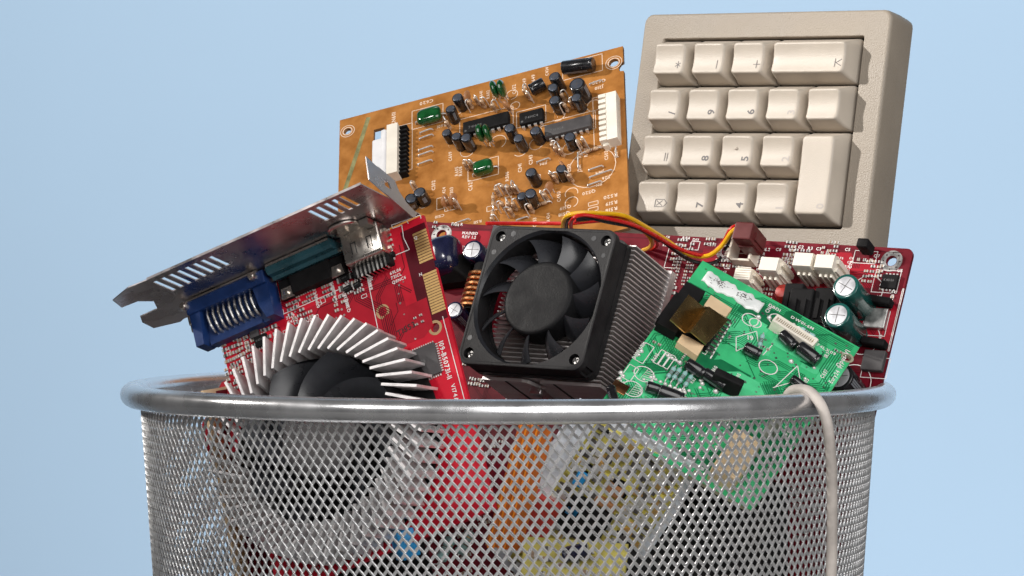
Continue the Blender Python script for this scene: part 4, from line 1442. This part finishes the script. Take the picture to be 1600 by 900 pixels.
wire([(895, 366, 2.5), (892, 352, .4), (896, 341, -.6), (912, 336, -.5), (945, 341, -.2), (985, 350, .6), (1020, 366, 1.8), (1055, 386, 3), (1090, 398, 3.6), (1112, 396, 3.8), (1130, 378, 3.6), (1140, 360, 3.2), (1150, 353, 3.2), (1160, 356, 3.6)], 'wirered')
wire([(889, 372, 2.5), (885, 352, .9), (890, 340, .2), (910, 338, .3), (950, 347, .3), (990, 355, .9), (1025, 370, 2.2), (1058, 394, 3.4), (1080, 407, 3.9), (1106, 412, 3.9), (1125, 405, 4.2), (1132, 390, 4.5), (1150, 366, 4), (1172, 364, 3.8)], 'wireblack')
wire([(760, 349, 3), (800, 349, 3.6), (850, 349, 3.2), (890, 349, 2.0), (925, 346, 1.8), (970, 344, 1.8), (1005, 356, 2.4), (1024, 372, 3.5), (1026, 384, 5), (1012, 392, 6)], 'wirered')
wire([(905, 344, 1.0), (940, 340, .9), (975, 344, 1.3), (1005, 360, 2.2), (1018, 376, 3), (1016, 386, 4.5), (1003, 392, 6)], 'wireyellow', .085)
wire([(898, 346, .9), (930, 338, .6), (968, 338, .9), (996, 346, 1.5), (1014, 362, 2.3), (1024, 376, 4.5)], 'wirered')
wire([(900, 343, .6), (935, 342, .6), (970, 346, .9), (1000, 358, 1.6), (1030, 376, 3.0)], 'wireblack')

# ------------------------------------------------------------------ green board
MV = frame((1098, 407), (1343, 543), (945, 620), -1.0, -2.0)
gb = thing('green_circuit_board', 'bright green circuit board with a folded brass shield at the front right', 'circuit board', MV)
LV = lambda x, y, h=0: loc(MV, x, y, h)
wV = LV(1343, 543)[0]
hV = abs(LV(1160, 790)[1])
print('green', wV, hV, 'n', [round(q, 2) for q in MV.col[2][:3]])
rv_ = random.Random(5)
hole = LV(1324, 559)
b = MB()
b.prism([(0, 0), (0, -hV), (wV, -hV), (wV, 0)], [circ(*hole, .15)], -.16, 0, 0, side=1)
b.build('board', [M_['green'], M_['boardedge']], gb)
b = MB()
b.ring(*hole, .155, .24, .006)
b.build('plated_hole', M_['boardedge'], gb)
b = MB()
for k in range(30):
    w, h = rv_.uniform(.25, .9), rv_.uniform(.2, .8)
    x, y = rv_.uniform(w, wV - w), -rv_.uniform(h, hV - h)
    b.poly([(x - w, y - h), (x + w * .6, y - h), (x + w, y - h * .6), (x + w, y + h), (x - w * .5, y + h), (x - w, y + h * .5)], .002 + k * .00025, 0 if rv_.random() < .6 else 1)
traces(b, .1, wV - .1, -hV + .2, -.1, 70, .032, .011, 1, rv_, gang=(1, 7), gap=.085, seglen=(.3, 1.5))
for k in range(6):
    b.line(3.2, -.12 - k * .09, wV - .2, -.12 - k * .09, .03, .0125, 1)
b.line(.1, -1.35, 1.8, -1.35, .04, .0125, 1)
b.build('copper_traces', [M_['greenlight'], M_['greentrace']], gb, stuff=True)
b = MB()
def vl(pix, w=.032):
    q = [LV(*p) for p in pix]
    for p, r in zip(q, q[1:]):
        b.line(*p, *r, w, .017)
vl([(1150, 527), (1182, 518), (1184, 534)])
vl([(1150, 527), (1150, 549), (1168, 541)])
vl([(1142, 505), (1110, 560)], .05)
vl([(1210, 606), (1246, 572), (1250, 594), (1208, 606)])
vl([(1192, 555), (1206, 540)])
for px, py, r in ((1180, 505, .22), (1213, 500, .28), (1006, 585, .36), (988, 608, .36), (1200, 574, .34), (1172, 500, .3)):
    x, y = LV(px, py)
    b.ring(x, y, r - .02, r + .02, .017, 24)
for px, py in ((1006, 585), (988, 608)):
    x, y = LV(px, py)
    for k in range(-2, 3):
        b.line(x - .02, y - .3 + k * .0, x + .02, y + .3, .02, .017)
        b.line(x + .03, y + k * .11, x + .28, y + k * .11 + .08, .022, .017)
for s, px, py, rz, h in (('D2BDATM', 992, 562, PI / 2 - .0, .19), ('LM83', 1102, 555, PI / 2, .2), ('DW01-6M', 1235, 497, 0, .2), ('DBD1', 1200, 478, 0, .2), ('74LX09', 1275, 540, 0, .2), ('1R7', 1292, 560, PI / 2, .2), ('C637', 1286, 592, PI / 2, .2), ('C805', 1256, 606, PI / 2, .2),
                         ('R605', 1022, 566, PI / 2, .19), ('Opus-V1', 1312, 575, PI / 2, .26), ('Eury24 V1', 1300, 600, PI / 2, .22), ('CN6', 1200, 490, PI / 2, .2), ('DM60', 1112, 588, PI / 2, .2), ('D809', 1130, 600, 0, .2), ('DW05', 1148, 600, PI / 2, .18), ('CN1', 962, 594, 0, .19), ('C14', 1000, 618, PI / 2, .17), ('R62', 1082, 600, PI / 2, .17)):
    x, y = LV(px, py)
    b.text(s, x, y, h, .017, rz, bold=1)
x, y = LV(1172, 533)
b.text('19', x - .1, y, .3, .017, .5)
x, y = LV(985, 558)
silk_box(b, *LV(1006, 552), .36, 1.0, .03, .017)
silk_box(b, *LV(984, 583), .36, .75, .03, .017)
for k in range(3):
    silk_box(b, *LV(1030 + k * 8, 558 + k * 4), .17, .75, .03, .017)
b.build('silkscreen_print', M_['silk'], gb, stuff=True)
b = MB()
for _ in range(170):
    x, y = rv_.uniform(.2, wV - .2), -rv_.uniform(.2, hV - .3)
    b.ring(x, y, .012, rv_.uniform(.03, .05), .0155, 8)
b.build('vias', M_['pad'], gb, stuff=True)
# solder joints
b = MB()
def blob(px, py, r=.09):
    x, y = LV(px, py)
    b.lathe([(r, 0), (r * .8, r * .35), (r * .35, r * .8), (.01, r * .9)], 10, 0, T(x, y, .012))
for px, py in [(1017 + k * 7.5, 590 + k * 3.4) for k in range(8)] + [(1044, 556), (1050, 560), (1056, 563), (1062, 567)] + [(970, 583), (974, 588), (968, 592)] + [(1002, 549), (998, 555)] + [(1185, 496), (1213, 519), (1252, 547), (1258, 592), (1272, 575), (1202, 497), (1118, 612), (1108, 585), (1240, 508), (1236, 565), (1150, 615), (1097, 600), (1068, 610)]:
    blob(px, py, rv_.uniform(.07, .11))
for _ in range(60):
    x, y = rv_.uniform(.3, wV - .3), -rv_.uniform(5.2, hV - .3)
    b.lathe([(.07, 0), (.05, .04), (.01, .06)], 8, 0, T(x, y, .012))
b.build('solder_joints', M_['solder'], gb, stuff=True)
b = MB()
x, y = LV(968, 602)
b.bbox(-.28, .28, -.25, .25, .012, .05, .01, 0, seg=2)
b.build('copper_pad', M_['copper'], gb, T(*LV(968, 606), 0))
# smeared resin strip
b = MB()
n = 40
rings = []
x0, y0 = LV(1100, 432)
x1, y1 = LV(1190, 482)
L = math.hypot(x1 - x0, y1 - y0)
ang = math.atan2(y1 - y0, x1 - x0)
top, botm = [], []
for i in range(n + 1):
    q = i / n
    top.append((q * L, .30 + .07 * math.sin(q * 19) + .04 * math.sin(q * 43)))
    botm.append((q * L, -.34 + .06 * math.sin(q * 13 + 1) + .03 * math.sin(q * 37)))
outl = botm + top[::-1]
cyy = sum(p[1] for p in outl) / len(outl)
rings = []
for z, k in ((.014, 1.0), (.06, .93), (.085, .75), (.09, .4)):
    rings.append([(L / 2 + (x - L / 2) * (1 - (1 - k) * .2), y * k, z) for x, y in outl])
b.loft(rings, 0, True)
b.build('resin_strip', M_['sticker'], gb, T(x0, y0, 0, ang))
b = MB()
rq = random.Random(9)
for _ in range(110):
    q = rq.choice([rq.gauss(.27, .07), rq.gauss(.68, .07)])
    yy = rq.gauss(0, .1)
    if 0 < q < 1 and abs(yy) < .22:
        b.box(q * L - rq.uniform(.01, .07), q * L, yy - .012, yy + .012, .08, .096, 0)
b.build('dark_flecks', M_['smd'], gb, T(x0, y0, 0, ang), stuff=True)
# folded brass shield over the connector
x0, y0 = LV(1045, 492, 0)
xa, ya = LV(1068, 459, .8)
xb, yb = LV(1045, 497, .8)
xc, yc = LV(1152, 492, .1)
sh = MB()
def shp(p, h):
    x, y = LV(*p, h)
    return (x, y, h)
# two folded leaves, rising from the board and bending over
def leaf(pix_a, pix_b, pix_c, pix_d, ha_, hb_, t=.05, mat_=0):
    A, B_, C, D = shp(pix_a, ha_), shp(pix_b, ha_), shp(pix_c, hb_), shp(pix_d, hb_)
    vs = [A, B_, C, D] + [(p[0], p[1], p[2] - t) for p in (A, B_, C, D)]
    sh.add(vs, [(0, 3, 2, 1), (4, 5, 6, 7), (0, 1, 5, 4), (1, 2, 6, 5), (2, 3, 7, 6), (3, 0, 4, 7)], mat_)
leaf((1076, 460), (1047, 499), (1070, 519), (1100, 480), 1.15, .55)
leaf((1108, 479), (1079, 518), (1103, 538), (1138, 500), 1.0, .42)
leaf((1100, 480), (1070, 519), (1079, 518), (1108, 479), .55, 1.0)
sh.build('brass_shield', M_['brass'], gb, label='folded brass shield with two shiny leaves')
for pix in (((1111, 461), (1100, 477), (1134, 495), (1144, 482)), ((1066, 522), (1058, 534), (1090, 556), (1102, 537))):
    b = MB()
    q = [LV(*p, .3) for p in pix]
    b.prism(q, [], .01, .3)
    b.build('lit_brass_block', M_['paletan'], gb)  # brightly lit brass, the light painted in as a paler tan
b = MB()
xq, yq = LV(1100, 505)
bx0, by1 = LV(1075, 452)
b.box(LV(1052, 470)[0] - .05, LV(1122, 540)[0] - .25, LV(1050, 512)[1] - .3, LV(1060, 470)[1], 0, .34)
b.build('connector_body', M_['chip'], gb)
xr, yr = LV(1136, 500, .1)
xs, ys = LV(1106, 548, .1)
for k in range(9):
    p = MB()
    me = cached(('vpin',), lambda: (p.box(0, .28, -.055, .055, .02, .12), p.box(.24, .34, -.05, .05, .014, .04), p.mesh('pin', [M_['tin']]))[2])
    q = k / 8
    place('pin', me, gb, T(xr + (xs - xr) * q - .12, yr + (ys - yr) * q, .02))
# thick dark edge piece on the left
b = MB()
xe, ye = LV(1095, 415)
b.box(.03, .8, LV(1020, 515)[1], LV(1066, 450)[1], .01, .4)
b.build('rear_connector', M_['chip'], gb)
# ivory slot connector
xa, ya = LV(1213, 499, .4)
xb, yb = LV(1270, 535, .4)
L = math.hypot(xb - xa, yb - ya)
an = math.atan2(yb - ya, xb - xa)
b = MB()
b.box(0, L, -.22, .22, 0, .3)
b.box(0, L, -.22, -.12, .3, .46)
b.box(0, L, .1, .22, .3, .46)
b.box(-.08, 0, -.22, .22, 0, .46)
b.box(L, L + .1, -.22, .22, 0, .46)
so = b.build('slot_connector', M_['whiteplastic'], gb, T(xa, ya, 0, an), 'ivory slot connector')
for k in range(18):
    p = MB()
    me = cached(('slotrib',), lambda: (p.box(-.015, .015, -.12, .1, .3, .43), p.mesh('rib', [M_['whiteplastic']]))[1])
    place('rib', me, so, T(.08 + k * (L - .16) / 17, 0, 0))
def lieV(a, c, r, L=None, label=None):
    return lie(MV, gb, *a, *c, r, L, label=label)
lieV((1188, 556), (1163, 543), .21)
lieV((1242, 543), (1221, 522), .21)
lieV((1279, 566), (1248, 542), .25, label='thicker black capacitor lying below the ivory slot')
lieV((1100, 586), (1073, 568), .22)
lieV((1133, 605), (1100, 583), .22)
lieV((1035, 612), (1010, 604), .2)
lieV((1066, 626), (1030, 612), .26)
lieV((1258, 608), (1237, 592), .17)
x, y = LV(950, 606, .3)
add_cap(gb, MV, *LV(958, 620, .2), .17, .8, lying=-.9, z=.05)
b = MB()
b.bbox(-.55, .55, -.18, .18, .05, .7, .06)
b.build('black_transistor', M_['chip'], gb, T(*LV(1135, 600, .3), 0, .1))
for px, py, a in ((1189, 533, PI / 2 + .2), (1262, 521, -.1), (1048, 583, PI / 2), (1057, 585, PI / 2), (1066, 590, PI / 2), (1075, 596, PI / 2)):
    place('resistor', res_mesh('resgreen', .6, .09), gb, T(*LV(px, py, .12), 0, a))
b = MB()
for _ in range(26):
    x, y = rv_.uniform(.3, wV - .3), -rv_.uniform(.4, hV - .3)
    smd_cluster(b, x, y, 2, 1, .2, .16, .13, .08, rnd=rv_, rz=rv_.choice((0, PI / 2)))
b.build('surface_parts', [M_['smd'], M_['smdtan'], M_['solder']], gb, stuff=True)
# pale socket hanging lower down, seen through the mesh
b = MB()
b.bbox(-.5, .5, -1.1, 1.1, 0, .7, .05, 0, seg=2, smooth=False)
po = b.build('pale_socket', M_['paletan'], gb, T(*LV(1150, 715, .5), 0))

# ------------------------------------------------------------------ cord over the rim
cd = MB()
pts = [(7.6, -2.2, -3.4), (8.6, -4.9, -2.0), (9.3, -6.9, -.7), P(1232, 617, -8.0), P(1247, 609, -8.55), P(1266, 613, -9.15), P(1283, 634, -9.7), P(1293, 665, -9.8), P(1298, 710, -9.6), P(1300, 760, -9.35), P(1300, 830, -9.1), P(1298, 920, -8.9)]
pts += [(10.8, -8.9, -12), (10.6, -9.0, -18), (10.7, -9.6, -23), (11.2, -11.2, -26), (12.6, -13.5, FLOOR + .25), (16, -15, FLOOR + .22), (22, -14, FLOOR + .22), (30, -9, FLOOR + .22)]
cd.tube(smooth_path(pts, 8), .19, 14)
o = cd.build('grey_cord', M_['cord'])
o['label'] = 'pale grey round cord hooked over the rim and hanging down at the right'
o['category'] = 'cord'

# ------------------------------------------------------------------ things lower in the basket, seen through the mesh
# card with a long row of gold contacts, left
MM = frame((318, 610), (430, 590), (372, 900), -4.0, .5)
mm = thing('contact_edge_card', 'upright card with a long row of gold contacts, behind the mesh at the left', 'circuit board', MM)
wM = 3.2
hM = abs(loc(MM, 376, 930)[1])
b = MB()
b.box(0, wM, -hM, 0, -.12, 0)
b.build('board', M_['paletan'], mm)
f = MB()
f.box(0, .42, -.05, .05, 0, .008)
cme = f.mesh('contact', [M_['gold']])
k = 0
y = -.2
while y > -hM + .2:
    place('contact', cme, mm, T(.28, y, 0))
    y -= .155
b = MB()
b.box(.8, wM - .1, -hM + .1, -.1, .001, .01)
b.build('mask', M_['reddark'], mm)
# pale speckled board, middle right
MY = frame((905, 625), (1100, 735), (775, 830), -8.6, -8.3)
yb_ = thing('pale_edged_circuit_board', 'board with pale border and dense yellow parts, inside the basket behind the mesh', 'circuit board', MY)
ry_ = random.Random(31)
wY, hY = loc(MY, 1100, 735)[0], abs(loc(MY, 800, 900)[1])
hY = 7.2
print('pale', wY, hY, MY.col[2][:3])
b = MB()
b.box(0, wY, -hY, 0, -.16, 0)
b.build('board', M_['paleboard'], yb_)
b = MB()
b.box(.9, wY - .35, -hY + .3, -.3, .001, .02)
b.build('mask', M_['yellowboard'], yb_)
b = MB()
for i in range(16):
    for j in range(22):
        x, y = 1.1 + i * (wY - 1.7) / 15, -.5 - j * (hY - .9) / 21
        if ry_.random() < .75:
            r_ = ry_.random()
            m_ = 0 if r_ < .28 else 1 if r_ < .5 else 2 if r_ < .78 else 3 if r_ < .94 else 4
            w, h = ry_.uniform(.08, .16), ry_.uniform(.05, .12)
            b.box(x - w, x + w, y - h, y + h, .02, ry_.uniform(.06, .2), m_)
            b.box(x + w, x + w + .05, y - h, y + h, .02, .08, 2)
b.build('surface_parts', [M_['smd'], M_['gold'], M_['solder'], M_['yellowboard'], M_['chip']], yb_, stuff=True)
for px, py, w, h, z, m_, nm in ((842, 812, .55, .8, .5, 'redpart', 'red_block'), (905, 752, .18, .25, .4, 'blueled', 'blue_capacitor'), (893, 800, .25, .2, .4, 'blueled', 'blue_capacitor'), (912, 816, .8, .7, .4, 'chip', 'black_chip'), (960, 770, .3, .2, .3, 'ceramic', 'tan_block'), (945, 790, .4, .15, .3, 'ceramic', 'tan_block')):
    b = MB()
    b.bbox(-w, w, -h, h, .02, z, .05, 0, seg=2, smooth=False)
    b.build(nm, M_[m_], yb_, T(*loc(MY, px, py, z), 0))
# orange film with bright wires
MQ = frame((812, 660), (866, 672), (765, 830), -8.9, -8.4)
oq = thing('orange_flat_cable', 'short orange flat cable with bright parallel wires, inside the basket behind the mesh', 'cable', MQ)
wQ = loc(MQ, 866, 672)[0]
b = MB()
b.box(0, wQ, -4.4, 0, -.04, 0)
b.build('film', M_['orangeboard'], oq)
for k in range(5):
    f = MB()
    me = cached(('owire',), lambda: (f.tube([(0, 0, 0), (0, -2.2, .02), (0, -4.5, 0)], .035, 6), f.mesh('wire', [M_['orangewire']]))[1])
    place('wire', me, oq, T(.08 + k * .2, .05, .03))
# yellow-olive board at the bottom
ML = frame((820, 838), (985, 850), (810, 930), -8.8, -9.6)
yl_ = thing('olive_circuit_board', 'small olive yellow board low in the basket, below the pale-edged board', 'circuit board', ML)
b = MB()
b.box(0, 3.6, -4.5, 0, -.16, 0)
b.build('board', M_['yellowboard'], yl_)
b = MB()
for _ in range(60):
    smd_cluster(b, ry_.uniform(.2, 3.4), ry_.uniform(-4.3, -.2), 1, 1, .2, .2, .22, .13, rnd=ry_, h=.12)
b.build('surface_parts', [M_['smd'], M_['smdtan'], M_['solder']], yl_, stuff=True)
add_cap(yl_, ML, 1.9, -.5, .3, .9, 'bluecap', lying=.3)
# black box added to keep the middle of the basket dark
MD = T(-2.6, 3.0, -14.5, .12)
db = thing('added_dark_box', 'added black box deep inside the basket, standing in for its shade', 'dark filler', MD)
b = MB()
b.bbox(-5.2, 5.2, -2.2, 2.2, 0, 11.5, .15, 0)
b.build('case', M_['chip'], db)
b = MB()
b.bbox(-4.9, 4.9, -1.9, 1.9, 11.5, 11.6, .05)
b.build('lid', M_['dustchip'], db)
# made-up black block that darkens the lower right inside
bp_ = thing('added_dark_block', 'added black block darkening the lower right inside the basket', 'battery', T(6.5, -4.5, -12.6, .45))
b = MB()
b.bbox(-3.4, 3.4, -1.0, 1.0, 0, 9.6, .25, 0)
b.build('shell', M_['chip'], bp_)
b = MB()
for k in range(4):
    b.box(-3.0, 3.0, -1.02, -.99, 1.2 + k * 2.2, 1.28 + k * 2.2)
b.build('groove', M_['rubber'], bp_)
# small teal-banded part and a red board scrap in the middle
MS = frame((640, 760), (800, 700), (690, 930), -7.0, -5.0)
sr = thing('red_board_scrap', 'small dark red board scrap wedged in the middle of the basket behind the mesh', 'circuit board', MS)
b = MB()
b.box(0, 4.2, -6.5, 0, -.16, 0)
b.build('board', M_['reddark'], sr)
b = MB()
traces(b, .1, 4.1, -6.4, -.1, 30, .03, .004, 0, ry_)
b.build('copper_traces', M_['redtrace'], sr, stuff=True)
b = MB()
for _ in range(30):
    smd_cluster(b, ry_.uniform(.3, 4), ry_.uniform(-6.2, -.3), 2, 2, .26, .22, .18, .12, rnd=ry_)
b.build('surface_parts', [M_['smd'], M_['smdtan'], M_['solder']], sr, stuff=True)
for px, py in ((695, 858), (725, 848)):
    place('resistor', res_mesh('resgreen', .9, .22), sr, T(*loc(MS, px, py, .3), .1, .7))
b = MB()
b.bbox(-.35, .35, -.5, .5, 0, .6, .05)
b.build('blue_capacitor', M_['blueled'], sr, T(*loc(MS, 637, 850, .5), 0))
